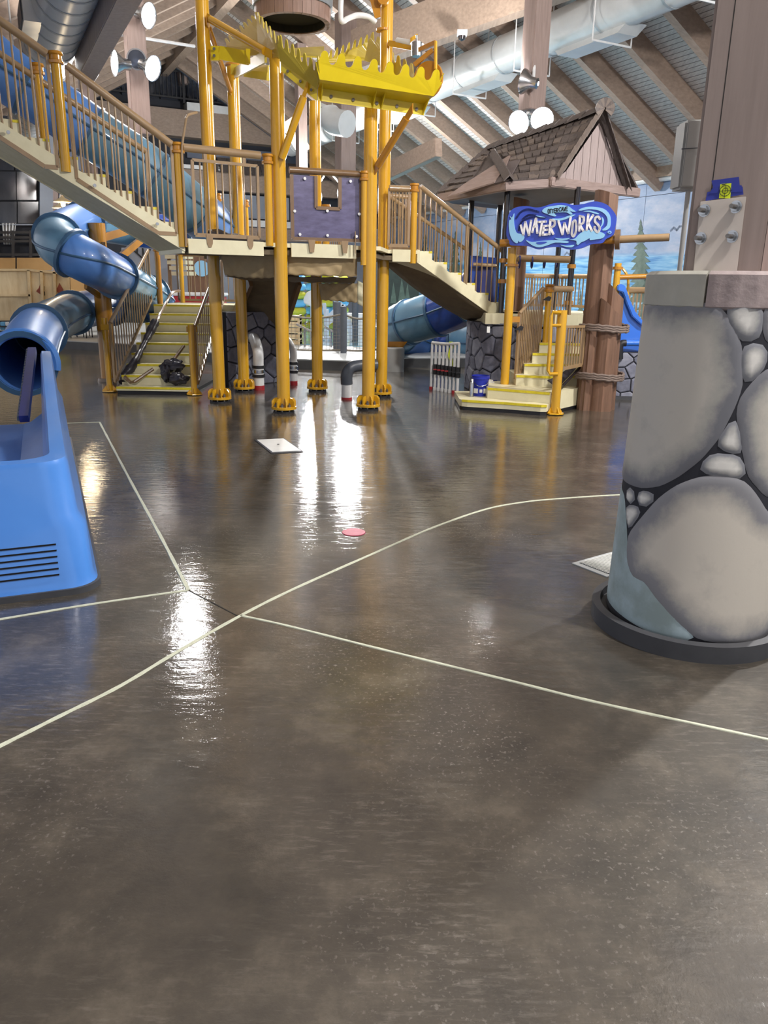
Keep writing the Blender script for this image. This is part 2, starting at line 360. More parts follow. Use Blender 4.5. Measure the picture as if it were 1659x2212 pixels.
def stroke2(mb, pts, w, off):      # flat ribbon from 3-D points in a plane, extruded by off
    n = off.normalized()
    for a, b in zip(pts[:-1], pts[1:]):
        d = (b-a).normalized(); s = d.cross(n)*w/2; e = d*w*.35
        mb.prism([a-s-e, b-s+e, b+s+e, a+s-e], off)
for px, py, sz in ((1462, 495, 11), (1230, 548, 9)):
    g = MB(); stroke2(g, [MW(px-sz*1.2, py+sz*.3, .004), MW(px-sz*.6, py-sz*.3, .004), MW(px, py+sz*.2, .004), MW(px+sz*.5, py-sz*.5, .004), MW(px+sz*1.1, py-sz*.6, .004)], .055, -U*.006)
    g.build('painted_gull', 'gull', mw)
# ---- roof: two slopes, rafters, ridge
def roofpt(d, t, drop=0): z = W0.z+min(d, 2*DR-d)*math.tan(TH)-drop; return hall(d, t, z)
T0, T1 = -32, TWALL+.5
ce = struct('ceiling', MB().prism([roofpt(0, T0), roofpt(0, T1), roofpt(DR, T1), roofpt(DR, T0)], Z*.08), 'planks', label='sloping whitewashed board ceiling')
MB().prism([roofpt(DR, T0), roofpt(DR, T1), roofpt(2*DR, T1), roofpt(2*DR, T0)], Z*.08).build('ceiling_slope', 'planks', ce)
upn = (U*math.sin(TH)+Z*math.cos(TH)); upl = (-U*math.sin(TH)+Z*math.cos(TH))
i = 0; t = .0-1.5*20
while t < TWALL:
    a, b = roofpt(0, t, .24), roofpt(DR, t, .24); MB().bar(a, b, .2, .46, upn).build('rafter', 'timber_u', ce)
    a, b = roofpt(2*DR, t, .24), roofpt(DR, t, .24); MB().bar(a, b, .2, .46, upl).build('rafter', 'timber_u', ce)
    t += 1.5
MB().bar(hall(DR, T0, ZR-.45), hall(DR, T1, ZR-.45), .3, .7).build('ridge_beam', 'timber_v', ce)
MB().bar(hall(.2, T0, W0.z+.05), hall(.2, T1, W0.z+.05), .25, .3).build('eave_beam', 'timber_v', ce)
# ---- back wall
s0, s1 = -20.0, (hall(0, TWALL, 0)-BK).dot(U)
def bpt(s, z, off=0): q = BK+U*s-VV*off; return V((q.x, q.y, z))
sr = (hall(DR, TWALL, 0)-BK).dot(U)
wb = struct('wall_back', MB().prism([bpt(s0, 0), bpt(s1, 0), bpt(s1, W0.z), bpt(sr, ZR), bpt(s0, ZR-(sr-s0)*math.tan(TH))], VV*.2), 'dark_wall', label='dark back wall with timber bands and balcony')
def sof(px, py): return (BW(px, py)-BK).dot(U)
zz = lambda px, py: BW(px, py).z
def band(name, px0, px1, za, zb, d, mt, o=0.0): 
    a, b = sof(px0, 300), sof(px1, 300); m = MB().prism([bpt(a, za, o), bpt(b, za, o), bpt(b, za, d), bpt(a, za, d)], Z*(zb-za)); return m.build(name, mt, wb)
zA, zB = zz(320, 300), zz(320, 235)
band('timber_band', -60, 700, zA+.12, zB, .6, 'timber_u')
band('white_fascia', 400, 700, zB, zB+.3, .62, 'white')
band('lower_fascia', 380, 720, zz(500, 376), zz(500, 368), .7, 'white')
band('timber_band', 380, 720, zz(500, 416), zz(500, 377), .6, 'timber_u')
band('sky_strip', 400, 720, zz(500, 350), zz(500, 322), .2, 'blue_grey')
band('lower_wall', 330, 860, 0, zz(500, 480), .3, 'grey_wall')
band('white_ledge', 400, 760, zz(560, 492), zz(560, 478), .5, 'white')
band('lobby_wall', 400, 620, zz(500, 470), zz(500, 420), .1, 'grey_wall')
band('timber_band', 400, 700, zz(560, 520), zz(560, 494), .45, 'timber_u')
# shake awning on the back wall, one shake each
for r_ in range(3):
    zt = lerp(zz(500, 345), zz(500, 368), r_/3); zl = zt-.36
    a = sof(440, 350)
    for j in range(15):
        x0 = a+j*.46+(r_ % 2)*.2+random.uniform(-.03, .03); o = .3+.18*r_
        MB().prism([bpt(x0, zt, o), bpt(x0+.42, zt, o), bpt(x0+.42, zl+random.uniform(-.03, .03), o+.2), bpt(x0, zl, o+.2)], -VV*.05).build('shake', 'shingle', wb)
# gable trims and window bays above the balcony
gx = sof(352, 95)
def gab(dx, dz): return bpt(gx+dx, zz(352, 95)+dz, .3)
for sx in (-1, 1): MB().bar(gab(0, -.6), gab(sx*5.2, -.6-5.2*math.tan(TH)), .3, .7, VV).build('gable_trim', 'blue_grey', wb)
MB().bar(bpt(sof(395, 200), zB+1, .3), bpt(sof(380, 130), zz(352, 110), .3), .35, .35, VV).build('gable_post', 'timber_z', wb)
for x0, x1 in ((262, 330), (345, 392), (402, 470), (480, 545), (555, 620)):
    f = MB().prism([bpt(sof(x0, 200), zB+.4, .05), bpt(sof(x1, 200), zB+.4, .05), bpt(sof(x1, 200), zB+2.2, .05), bpt(sof(x0, 200), zB+2.2, .05)], -VV*.08).build('window', 'glass_dark', wb)
# balcony rail
br = thing('balcony_railing', 'long black metal railing on the upper balcony', 'railing', bpt(sof(400, 230), zB+.3, .55))
a, b = sof(190, 230), sof(660, 230)
for dz in (.12, 1.1, 1.28): MB().bar(bpt(a, zB+.3+dz, .55), bpt(b, zB+.3+dz, .55), .06, .06).build('rail', 'iron', br)
m = MB(); q = a
while q < b: m.bar(bpt(q, zB+.42, .55), bpt(q, zB+1.4, .55), .028, .028, VV); q += .17
tag(m.build('balusters', 'iron', br), kind='stuff')
for j in range(6): MB().bar(bpt(lerp(a, b, j/5), zB+.25, .55), bpt(lerp(a, b, j/5), zB+1.62, .55), .09, .09, VV).build('rail_post', 'iron', br)
# ---- left end of the hall: dark glazing, pale pier, lower balcony
LW = P(60, 420, 25.0)
def LP(px, py, off=0.0): return PL(px, py, LW-VV*off, VV)
def lquad(x0, y0, x1, y1, off): return [LP(x0, y1, off), LP(x1, y1, off), LP(x1, y0, off), LP(x0, y0, off)]
wl = struct('wall_left', MB().prism(lquad(-260, 250, 195, 770, 0), VV*.2), 'dark_wall', label='dark glazed end wall beyond the blue slide')
for x0, y0, x1, y1 in ((-60, 295, 30, 368), (33, 295, 70, 368), (-60, 371, 34, 432), (36, 371, 78, 432), (-60, 436, 36, 482), (38, 436, 84, 482)):
    MB().prism(lquad(x0, y0, x1, y1, .04), -VV*.04).build('pane', 'glass_dark', wl)
MB().prism(lquad(84, 290, 112, 600, .0), -VV*.45).build('pier', 'grey_wall', wl)
MB().prism(lquad(112, 290, 124, 600, .05), -VV*.3).build('pier_trim', 'timber_z', wl)
MB().prism(lquad(126, 330, 200, 600, .0), -VV*.2).build('pier', 'blue_grey', wl)
MB().prism(lquad(-60, 557, 33, 584, .5), -VV*.1).build('parapet_board', 'tan_board', wl); MB().prism(lquad(36, 557, 112, 584, .5), -VV*.1).build('parapet_board', 'tan_board', wl)
MB().prism(lquad(150, 600, 215, 640, .5), -VV*.1).build('parapet_board', 'tan_board', wl)
MB().prism(lquad(-60, 484, 90, 487, .3), -VV*.1).build('ledge', 'grey_wall', wl)
lb = thing('balcony_railing', 'dark railing of the lower balcony at the far left', 'railing', LP(40, 556, .6))
for yy in (502, 513, 521, 550): MB().bar(LP(-40, yy, .6), LP(110, yy, .6), .07, .07).build('rail', 'iron', lb)
for xx in (-10, 28, 66, 104): MB().bar(LP(xx, 556, .6), LP(xx, 498, .6), .08, .08, VV).build('rail_post', 'iron', lb)
one('curtain', MB().grid(lambda a, b: LP(4+30*a-8*a*b+4*b, 482+46*b, .35+.06*math.sin(a*26)), 40, 3), 'white', 'pale pleated curtain panel behind the lower balcony railing', 'curtain', smooth=True, solid=.01)
# warm gooseneck lamps in a row
for j, (x, y, yy) in enumerate(((150, 412, 17.5), (136, 437, 18.7), (132, 450, 19.9), (129, 463, 21.1))):
    c = P(x, y, yy); t = thing('gooseneck_lamp', 'lit gooseneck lamp, %s of the row by the pale pier' % ('nearest and highest', 'second highest', 'third highest', 'farthest and lowest')[j], 'lamp', c, 'warm gooseneck lamps')
    MB().lathe(c, [(.03, .13), (.05, .1), (.2, .02), (.205, .0), (.05, .08)], 20).build('lamp_shade', 'lampshade', t, True)
    MB().lathe(c-Z*.06, [(.0, -.05), (.045, -.02), (.05, .03), (.02, .1)], 12).build('bulb', 'bulb_warm', t, True)
    MB().path(catmull([c+Z*.12, c+V((.02, 0, .3)), c+V((.2, 0, .36)), c+V((.3, 0, .1)), c+V((.38, 0, -.12)), c+V((.62, 0, -.16))], 5), .02, 8).build('gooseneck', 'white', t, True)
    pl = bpy.data.lights.new('lamp_light', 'POINT'); pl.energy = 18; pl.color = (1, .78, .5); pl.shadow_soft_size = .06
    po = bpy.data.objects.new('lamp_light', pl); COL.objects.link(po); po.parent = t; po.location = (0, 0, -.18)
e1_, e4_ = P(150, 412, 17.5)+X*.62, P(129, 463, 21.1)+X*.62
one('timber_screen', MB().prism([V((e1_.x, e1_.y-.3, .16)), V((e1_.x+.12, e1_.y-.3, .16)), V((e4_.x+.12, e4_.y+.3, .16)), V((e4_.x, e4_.y+.3, .16))], Z*4.4), 'timber_z', 'timber screen wall carrying the row of gooseneck lamps', 'wall')
# ---- ducts
def duct(name, label, pts, r, nrib, mt='duct'):
    t = thing(name, label, 'duct', pts[0])
    MB().path(pts, r, 24).build('pipe', mt, t, True)
    for j in range(nrib):
        f = (j+.5)/nrib*(len(pts)-1); i_ = min(int(f), len(pts)-2); p = lerp(pts[i_], pts[i_+1], f-i_); d = (pts[i_+1]-pts[i_]).normalized()
        MB().cyl(p-d*.03, p+d*.03, r*1.025, n=24).build('band', 'duct_edge', t, True)
    return t
d0 = P(1228, 60, 18.6)
dt = duct('round_duct', 'long white round ventilation duct under the right roof slope', [d0-VV*9, d0+VV*17], .41, 15)
for j in range(7):      # hangers and side diffusers
    p = d0+VV*(-4+j*2.6); m = MB(); q = p-Z*.62
    m.cyl(q-U*.5, q+U*.5, .02, n=6).cyl(q-U*.5, q-U*.5+Z*1.4, .014, n=6).cyl(q+U*.5, q+U*.5+Z*1.6, .014, n=6); m.build('hanger', 'white', dt)
for j in range(4):
    p = d0+VV*(-5+j*4.2)+U*.1-Z*.36
    MB().prism([p+VV*-1.1+U*.3, p+VV*1.1+U*.3, p+VV*.9+U*.25-Z*.16, p-VV*.9+U*.25-Z*.16], -U*.5).build('diffuser', 'duct', dt)
l0 = P(126, 30, 13.5)
dl = duct('round_duct', 'white ribbed round duct above the upper staircase', [l0-VV*4, l0+VV*10], .42, 26)
MB().obox(l0-U*.42-Z*.1, U*.12, VV*.55, Z*.2).build('diffuser', 'duct', dl); MB().obox(l0-U*.55-Z*.12, U*.01, VV*.4, Z*.13).build('grille', 'pvc_grey', dl)
m = MB(); q = l0+VV*1.5-Z*.72; m.cyl(q-U*.6, q+U*.6, .02, n=6).cyl(q-U*.6, q-U*.6+Z*2, .016, n=6).cyl(q+U*.6, q+U*.6+Z*2, .016, n=6); m.build('hanger', 'white', dl)
fx = [P(202, 60, 16), P(203, 95, 16), P(203, 130, 16), P(200, 155, 15.9), P(188, 172, 15.8)]
ft = thing('flexible_duct', 'short white flexible duct with a bent end near the left beam', 'duct', fx[0]); MB().path(fx, .115, 16).build('pipe', 'white', ft, True)
for j in range(9): p = lerp(fx[0], fx[2], j/9); MB().cyl(p, p-Z*.03, .122, n=16).build('rib', 'duct_edge', ft, True)
e0 = [P(712, 232, 22), P(708, 246, 22), P(722, 262, 21.8), P(750, 268, 21.5)]
one('duct_elbow', MB().path(catmull(e0, 5), .32, 16), 'duct', 'white curved duct branch behind the middle yellow posts', 'duct', smooth=True)
# ---- timbers
def roofz(p): d = (W0-p).dot(U); return W0.z+min(d, 2*DR-d)*math.tan(TH)-.55
def timber(name, label, a, b, w, h, mt, up=Z, cat='beam'):
    return one(name, MB().bar(a, b, w, h, up), mt, label, cat, loc=(a if a.z < b.z else b), bevel=.012)
bm0 = P(1100, 8, 17.0)
timber('roof_beam', 'massive pale timber beam running beside the long white duct', P(770, 112, 20.5), P(1330, -98, 16.6), .35, .85, 'timber_v')
kp = P(1148, 240, 16.0)
timber('king_post', 'hanging timber post carrying the right cluster of floodlights', kp, V((kp.x, kp.y, roofz(kp))), .36, .36, 'timber_z', VV, 'post')
k2 = P(746, 372, 24); timber('king_post', 'distant timber post between the middle yellow posts', k2, V((k2.x, k2.y, roofz(k2))), .46, .46, 'timber_z', VV, 'post')
k3 = P(652, 372, 27); timber('king_post', 'narrow far timber post left of the second yellow post', k3, V((k3.x, k3.y, roofz(k3))), .3, .3, 'timber_z', VV, 'post')
k4 = P(305, 292, 16.0); timber('king_post', 'timber post behind the upper staircase carrying the left floodlights', k4, V((k4.x, k4.y, roofz(k4))), .34, .34, 'timber_z', VV, 'post')
lb0 = P(182, 140, 15.0)
timber('roof_beam', 'dark timber beam beside the left round duct', lb0, lb0-VV*9+Z*.0, .3, .5, 'timber_post')
timber('beam_post', 'short timber post under the end of the left roof beam', lb0-Z*1.2, lb0-Z*.1, .24, .24, 'timber_z', VV, 'post')
timber('tie_beam', 'distant slanting tie beam right of the middle yellow posts', P(838, 372, 22), P(948, 318, 20), .2, .42, 'timber_u')
timber('tie_beam', 'distant tie beam low behind the middle yellow posts', P(620, 262, 30), P(660, 330, 30), .3, .5, 'timber_u')
one('conduit', MB().cyl(P(205, 66, 15.5), P(420, 100, 18), .03, n=6), 'white', 'thin white conduit crossing behind the left floodlights', 'pipe')
cm = P(998, 72, 18.0); ct = thing('security_camera', 'small white security camera on the big timber beam', 'camera', cm)
MB().obox(cm, X*.1, Y*.08, Z*.05).build('body', 'white', ct); MB().lathe(cm-Z*.05, [(.0, -.1), (.07, -.06), (.08, 0)], 12).build('dome', 'black_gloss', ct, True)
# ---- floodlights
def flood(c, aim, label, group=None, power=1.0, spot=False, arm=None, size=1.0):
    d = (aim-c).normalized(); t = thing('floodlight', label, 'floodlight', c, group)
    e, s, _ = frame(d)
    ex = s; MB().lathe(c, [(r_*size, z_*size) for r_, z_ in ((.04, -.30), (.09, -.28), (.10, -.16), (.2, -.04), (.215, 0), (.205, .0), (.19, -.02))], 20, d, ex).build('housing', 'steel', t, True)
    MB().lathe(c-d*.012, [(.0, 0), (.195*size, 0)], 20, d, ex).build('lens', 'flood_lens', t)
    if arm is not None: MB().cyl(c-d*.2, arm, .03, n=8).build('bracket', 'white', t)
    l = bpy.data.lights.new('lamp_light', 'SPOT' if spot else 'POINT'); l.energy = LAMP_POWER*power;
    if spot: l.spot_size = math.radians(165); l.spot_blend = .4
    l.shadow_soft_size = .16; l.color = (1, .975, .95)
    lo = bpy.data.objects.new('lamp_light', l); COL.objects.link(lo); lo.parent = t
    lo.location = d*.2; lo.rotation_euler = d.to_track_quat('-Z', 'Y').to_euler()
tgt = V((0, 6, 0))
ka = V((kp.x, kp.y, kp.z+.1))
flood(P(1120, 265, 15.8), V((-6, 4, 0)), 'glaring floodlight, left of the pair above the shingled hut roof', 'right floodlight cluster', 1.0, True, arm=ka)
flood(P(1171, 258, 15.7), V((1.2, 4, 0)), 'brightest glaring floodlight, touching the shingled hut roof', 'right floodlight cluster', 1.0, True, arm=ka)
flood(P(1130, 176, 15.7), V((-12, 24, 9)), 'upper floodlight of the cluster on the right hanging post', 'right floodlight cluster', 1.2, True, arm=ka+Z*.9)
kb = P(292, 135, 15.8)
flood(P(247, 136, 15.4), V((-14, 9, 5)), 'glaring floodlight left of the timber post above the staircase', 'left floodlight cluster', 1.2, True, arm=kb)
flood(P(331, 148, 15.4), V((9, 10, 0)), 'glaring floodlight right of the timber post above the staircase', 'left floodlight cluster', .35, True, arm=kb)
flood(P(322, 34, 15.7), V((6, 12, 3)), 'glaring floodlight near the top of the left timber post', 'left floodlight cluster', .5, True, arm=P(296, 30, 15.9))
wf = P(295, 128, 15.55); t = thing('floodlight', 'unlit round floodlight facing forward on the left timber post', 'floodlight', wf, 'left floodlight cluster')
fd = (CAM-wf).normalized(); MB().lathe(wf, [(.05, -.25), (.16, -.06), (.175, 0), (.15, 0)], 20, fd, frame(fd)[1]).build('housing', 'steel', t, True); MB().lathe(wf-fd*.01, [(0, 0), (.15, 0)], 20, fd, frame(fd)[1]).build('lens', 'glass_dark', t)
flood(P(614, 300, 29), V((-5, 36, 5)), 'added floodlight, unseen behind the front left yellow column, brightening the back wall', 'back floodlights', .9, True, arm=P(614, 270, 29.2))  # added lamp, kept out of sight, lifts the balcony and back wall
# pair behind the purple panel that mirrors in the wet floor
flood(P(672, 425, 27), V((-2, 8, 0)), 'distant floodlight hidden behind the purple panel, left of a pair', 'back floodlights', 2.0, size=1.7, arm=P(700, 380, 27.2))
flood(P(752, 418, 27), V((0, 8, 0)), 'distant floodlight hidden behind the purple panel, right of a pair', 'back floodlights', 2.0, size=1.7, arm=P(720, 380, 27.2))
# further floodlights of the hall, hung from the roof above and behind the viewer
for j, (x, y, z, ax, ay) in enumerate(((-3.6, 1.0, 5.4, -2, 9), (3.8, 1.5, 7.0, 2, 10), (.6, -3.5, 6.8, 0, 8), (6.0, 7.5, 6.0, 1, 13), (-6.6, 7.0, 5.2, -3, 14))):
    c = V((x, y, z)); flood(c, V((ax, ay, .5)), 'hall floodlight hung from the roof boards overhead, out of view', 'overhead hall floodlights', 2.6, arm=c+Z*1.0)
# ================================================================ PLAY STRUCTURE
def xy(p, z=0.0): return V((p[0], p[1], z))
def railing(name, label, a, b, za0, za1, zb0, zb1, n, group=None, hand=True, kink=None, mt='tan', r=.0105, hr=.036, frame_w=.032, gapend=0.0):
    """panel between plan points a, b; bottom rail za0->za1, top zb0->zb1"""
    a = V((a[0], a[1], 0)); b = V((b[0], b[1], 0)); t = thing(name, label, 'railing', a+Z*min(za0, za1), group)
    bz = lambda f: lerp(za0, za1, f); tz = lambda f: lerp(zb0, zb1, f)
    bp = [a+Z*za0, b+Z*za1]
    if kink: bp = [a+Z*za0, lerp(a, b, kink)+Z*za0, b+Z*za1]; bz = lambda f: za0 if f < kink else lerp(za0, za1, (f-kink)/(1-kink))
    m = MB()
    for p, q in zip(bp[:-1], bp[1:]): m.bar(p, q, frame_w, frame_w*1.35)
    m.build('bottom_rail', mt, t)
    if hand: MB().cyl(a+Z*zb0, b+Z*zb1, hr, n=12).build('handrail', mt, t, True)
    else: MB().bar(a+Z*zb0, b+Z*zb1, frame_w, frame_w).build('top_rail', mt, t)
    for f, p in ((0, a), (1, b)): MB().bar(p+Z*bz(f), p+Z*tz(f), frame_w, frame_w, (b-a)).build('end_post', mt, t)
    for i in range(1, n):
        f = i/n; p = lerp(a, b, f); MB().cyl(p+Z*bz(f), p+Z*(tz(f)-.01), r, n=6, cap=False).build('baluster', mt, t, True)
    return t
def newel(x, y, z0, z1, label, r=.05, mt='yellow', cap=True, group='yellow railing posts', foot=False):
    c = V((x, y, z0)); t = thing('railing_post', label, 'post', c, group)
    MB().cyl(c+Z*(.03 if foot else 0), V((x, y, z1)), r, n=16).build('shaft', mt, t, True)
    if cap: MB().lathe(V((x, y, z1)), [(.0, .03), (r*1.35, .025), (r*1.5, 0), (r*1.2, -.012), (r*1.2, -.05), (r*1.5, -.06), (r*1.45, -.085), (r*1.02, -.09)], 20).build('cap', 'orange', t, True)
    if foot:
        MB().lathe(c, [(.0, .03), (.12, .025), (.125, .01), (0, .005)], 8).build('foot_plate', mt, t)
        for k in range(4):
            an = k*math.pi/2+.4; e = V((math.cos(an), math.sin(an), 0)); MB().prism([c+e*r*.9+Z*.02, c+e*.115+Z*.02, c+e*r*.9+Z*.11], e.cross(Z)*.012).build('gusset', mt, t)
    return t
def stair(name, label, p0, run, side, z0, n, rise, going, mt='cream', str_near=True, str_far=True, drop=.16, base=False, group=None, nose=.02):
    """p0 front corner on the -side edge, treads ascend along run"""
    t = thing(name, label, 'staircase', V((p0[0], p0[1], 0 if base else z0-.2)), group); p0 = V((p0[0], p0[1], 0))
    sd = side.normalized(); w = side.length
    for i in range(n):
        z = z0+i*rise; f = p0+run*going*i; lo = z-rise-.02 if i or not base else 0.05
        prof = [(0, lo), (0, z), (going+.03, z), (going+.03, z-.04), (.03, z-.04), (.03, lo)]
        st = MB().prism([f+run*a_+Z*b_ for a_, b_ in prof], side).build('step', mt, t)
        MB().prism([f-run*.006+Z*(z-.028), f-run*.006+side+Z*(z-.028), f-run*.006+side+run*.03+Z*(z-.028), f-run*.006+run*.03+Z*(z-.028)], Z*.031).build('nosing', 'nosing', st)
    L = going*n; lo_ = z0-rise-drop
    for on, o in ((str_near, -sd*.03), (str_far, side)):
        if on:
            a = p0+o; MB().prism([a-run*.02+Z*lo_, a-run*.02+Z*(lo_+.18), a+run*L+Z*(lo_+.18+rise*n), a+run*L+Z*(lo_+rise*n)], sd*.03).build('stringer', 'cream', t)
    if str_near:
        for i in range(n):
            f = p0+run*going*i-sd*.012; zi = z0+i*rise; bz_ = lo_+.03+rise*i
            MB().prism([f+Z*bz_, f+run*(going-.004)+Z*(bz_+rise), f+run*(going-.004)+Z*(zi-.004), f+Z*(zi-.004)], sd*.014).build('step_side', 'cream', t)
            MB().obox(f-sd*.001+run*.03+Z*(zi-.016), run*.03, sd*.002, Z*.012).build('nosing_end', 'nosing', t)
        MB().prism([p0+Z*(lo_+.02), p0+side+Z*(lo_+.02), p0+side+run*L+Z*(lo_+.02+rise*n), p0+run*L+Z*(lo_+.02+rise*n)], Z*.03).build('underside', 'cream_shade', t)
    return t
# ---- six tall yellow columns
def big_post(x, y, top, label, r=.086, cap=False):
    c = V((x, y, 0)); t = thing('support_column', label, 'column', c, 'tall yellow columns of the play structure')
    MB().cyl(c+Z*.05, c+Z*top, r, n=24).build('shaft', 'yellow', t, True)
    if cap: MB().lathe(c+Z*top, [(0, .02), (r*1.25, .02), (r*1.28, 0), (r, -.02)], 24).build('cap', 'orange', t, True)
    ba = MB().lathe(c+Z*.045, [(r*.9, 0), (.165, 0), (.168, .03), (.155, .035), (r*.9, .035)], 24).build('base_flange', 'yellow', t, True)
    MB().cyl(c, c+Z*.02, .14, n=20).build('gap_shade', 'black', ba)  # black disc paints in the shade of the gap under the flange
    for k in range(8):
        an = k*math.pi/4+.35; e = V((math.cos(an), math.sin(an), 0)); s = e.cross(Z)*.008
        MB().prism([c+e*r*.9+Z*.075-s, c+e*.163+Z*.075-s, c+e*.163+Z*.15-s, c+e*.135+Z*.185-s, c+e*r*.9+Z*.195-s], s*2).build('gusset', 'yellow', ba)
        e2 = V((math.cos(an+.39), math.sin(an+.39), 0)); b = MB(); b.cyl(c+e2*.125+Z*.015, c+e2*.125+Z*.13, .011, n=8).cyl(c+e2*.125+Z*.08, c+e2*.125+Z*.11, .022, n=6).build('bolt', 'steel_dark', ba, True)
    return t
PP = dict(p1=(-2.37, 10.98), p2=(-2.23, 12.14), p3=(-1.35, 10.17), p4=(-1.09, 12.28), p5=(-.24, 10.52), p6=(-.07, 11.81))
big_post(*PP['p1'], 6.4, 'tallest yellow column, leftmost, rising out of view behind the landing railing')
big_post(*PP['p2'], 4.56, 'yellow column with a capped top behind the leftmost tall column', cap=True)
big_post(*PP['p3'], 4.16, 'front yellow column left of the purple panel')
big_post(*PP['p4'], 4.15, 'rear yellow column seen through the purple panel window')
big_post(*PP['p5'], 3.95, 'front yellow column right of the purple panel')
big_post(*PP['p6'], 6.6, 'yellow column behind the right front column, rising past the toothed trays')
# ---- deck with cream edge
DZ = 2.12; A = V((-2.40, 9.5, 0)); B = V((-1.5, 10.05, 0)); dl_ = (B-A).normalized(); pn = V((-dl_.y, dl_.x, 0))
dp = [A, B, V((-1.45, 10.08, 0)), V((-1.22, 10.2, 0)), V((-.42, 10.52, 0)), V((-.1, 10.62, 0)), V((.0, 11.55, 0)), V((.44, 11.62, 0)), V((.3, 12.7, 0)), V((-.95, 13.1, 0)), V((-2.45, 13.8, 0)), V((-2.95, 12.6, 0)), V((-2.6, 11.1, 0)), A+pn*.98]
dk_ = thing('play_deck', 'raised cream deck between the tall yellow columns', 'platform', (-1.2, 11.2, DZ-.16))
MB().prism([p+Z*(DZ-.05) for p in dp], Z*.05).build('deck_plate', 'cream', dk_)
def skirt(a, b, z0=DZ-.16, z1=DZ+.005, w=.03): MB().bar(V((a.x, a.y, (z0+z1)/2)), V((b.x, b.y, (z0+z1)/2)), w, z1-z0).build('skirt_board', 'cream', dk_)
skirt(A+dl_*.06, B-dl_*.05); skirt(dp[3], dp[4]); skirt(dp[6]+X*.06, dp[7]-X*.05); skirt(dp[13], A); skirt(dp[8], dp[7])
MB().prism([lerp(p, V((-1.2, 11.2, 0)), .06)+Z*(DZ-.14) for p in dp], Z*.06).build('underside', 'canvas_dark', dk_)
for p in (A+dl_*.32, A+dl_*.83):
    q = V((p.x, p.y, 0))-pn*.025; MB().prism([q+Z*(DZ+.06)-dl_*.04, q+Z*(DZ+.06)+dl_*.04, q+Z*(DZ-.04)+dl_*.035, q+Z*(DZ-.085)+dl_*.015, q+Z*(DZ-.085)-dl_*.015, q+Z*(DZ-.04)-dl_*.035], pn*.02).build('bracket_tab', 'tan', dk_)
# ---- railing posts and rails of the landing
newel(A.x, A.y, 2.03, 3.12, 'yellow railing post at the foot of the upper staircase', .052)
newel(B.x+.03, B.y+.02, 2.08, 3.1, 'yellow railing post close to the front left column', .048)
lr = railing('deck_railing', 'tan railing along the front edge of the landing', A+dl_*.16, B-dl_*.1, DZ+.05, DZ+.05, 2.98, 2.98, 9, hand=False, group='tan railings of the upper deck')
MB().cyl(A+Z*3.1+dl_*.06, B+Z*3.1-dl_*.06, .045, n=14).build('handrail', 'tan', lr, True)
for f in (.3, .75): MB().obox(lerp(A, B, f)+Z*3.03, dl_*.02, pn*.008, Z*.05).build('bracket', 'tan', lr)
hb = [P(402, 532, 9.45), P(398, 420, 9.45), P(393, 330, 9.45), P(399, 275, 9.45), P(405, 250, 9.45), P(425, 243, 9.6)]
one('bent_bar', MB().path(catmull(hb, 4), .014, 8), 'tan', 'thin bent tan pipe rising in front of the landing railing', 'pipe', smooth=True)
# ---- upper staircase, climbing to the left
dn = -dl_; st0 = A+pn*.02
us = stair('upper_staircase', 'long cream staircase with yellow nosings climbing to the upper left', st0, dn, pn*.95, DZ+.18, 13, .15, .272, drop=.17)
U1 = 1.22; sl = .15/.272
q1 = A+dn*U1; q2 = A+dn*2.6; f1 = pn*.95
newel(q1.x, q1.y, 2.74, 3.85, 'yellow railing post halfway up the upper staircase, near side', .052)
g1 = A+f1+dn*1.25
newel(g1.x, g1.y, 2.8, 3.93, 'yellow railing post halfway up the upper staircase, far side', .05)
railing('deck_railing', 'lower near-side railing panel of the upper staircase', A+dn*.07, q1+dl_*.1, 2.17, 2.17+sl*(U1-.30), 3.12, 3.12+sl*(U1-.05), 16, 'tan railings of the upper deck', kink=.2, hr=.042)
railing('deck_railing', 'upper near-side railing panel at the left picture edge', q1+dn*.08, q2, 2.17+sl*(U1-.12), 2.17+sl*2.38, 3.16+sl*(U1+.02), 3.16+sl*2.6, 16, 'tan railings of the upper deck', kink=.1, hr=.042)
railing('deck_railing', 'far-side railing of the upper staircase in front of the blue tube', A+f1+dn*.1, A+f1+dn*2.8, DZ+.2, DZ+.2+sl*2.7, 3.16, 3.16+sl*2.7, 22, 'tan railings of the upper deck', r=.008)
for s_ in (.3, .95, 1.75): 
    c = A+dn*s_-pn*.04+Z*(DZ-.02+sl*s_); MB().cyl(c, c-pn*.02, .018, n=10).build('stringer_bolt', 'steel', us, True)
bg = [A+pn*.9+dn*s_+Z*(DZ+.2+sl*s_+.03*math.sin(s_*9)) for s_ in (-.3, 0, .4, .8, 1.2, 1.6, 2.0, 2.3)]
one('plastic_roll', MB().path(catmull(bg, 4), [.05+.02*math.sin(i*1.9) for i in range(29)], 9), 'plastic_bag', 'long black plastic roll lying up the steps of the upper staircase', 'plastic', smooth=True)
one('plastic_heap', MB().grid(lambda a, b: V((-2.3+.75*a, 10.35+.3*b, DZ+.02+.16*math.sin(math.pi*b)*(1-a)+.02*math.sin(a*20+b*9))), 14, 8), 'plastic_bag', 'crumpled black plastic on the landing behind the railing', 'plastic', smooth=True, solid=.01)
# ---- rear railings seen through the landing
newel(*P(473, 500, 12.7).xy, DZ, 2.92, 'yellow railing post at the back of the deck, left of a pair', .045)
newel(*P(532, 500, 13.6).xy, DZ, 2.92, 'yellow railing post at the back of the deck, right of a pair', .045)
railing('deck_railing', 'tan railing at the back of the deck between two yellow posts', P(480, 500, 12.8).xy, P(526, 500, 13.5).xy, DZ+.05, DZ+.05, 2.68, 2.68, 14, 'tan railings of the upper deck')
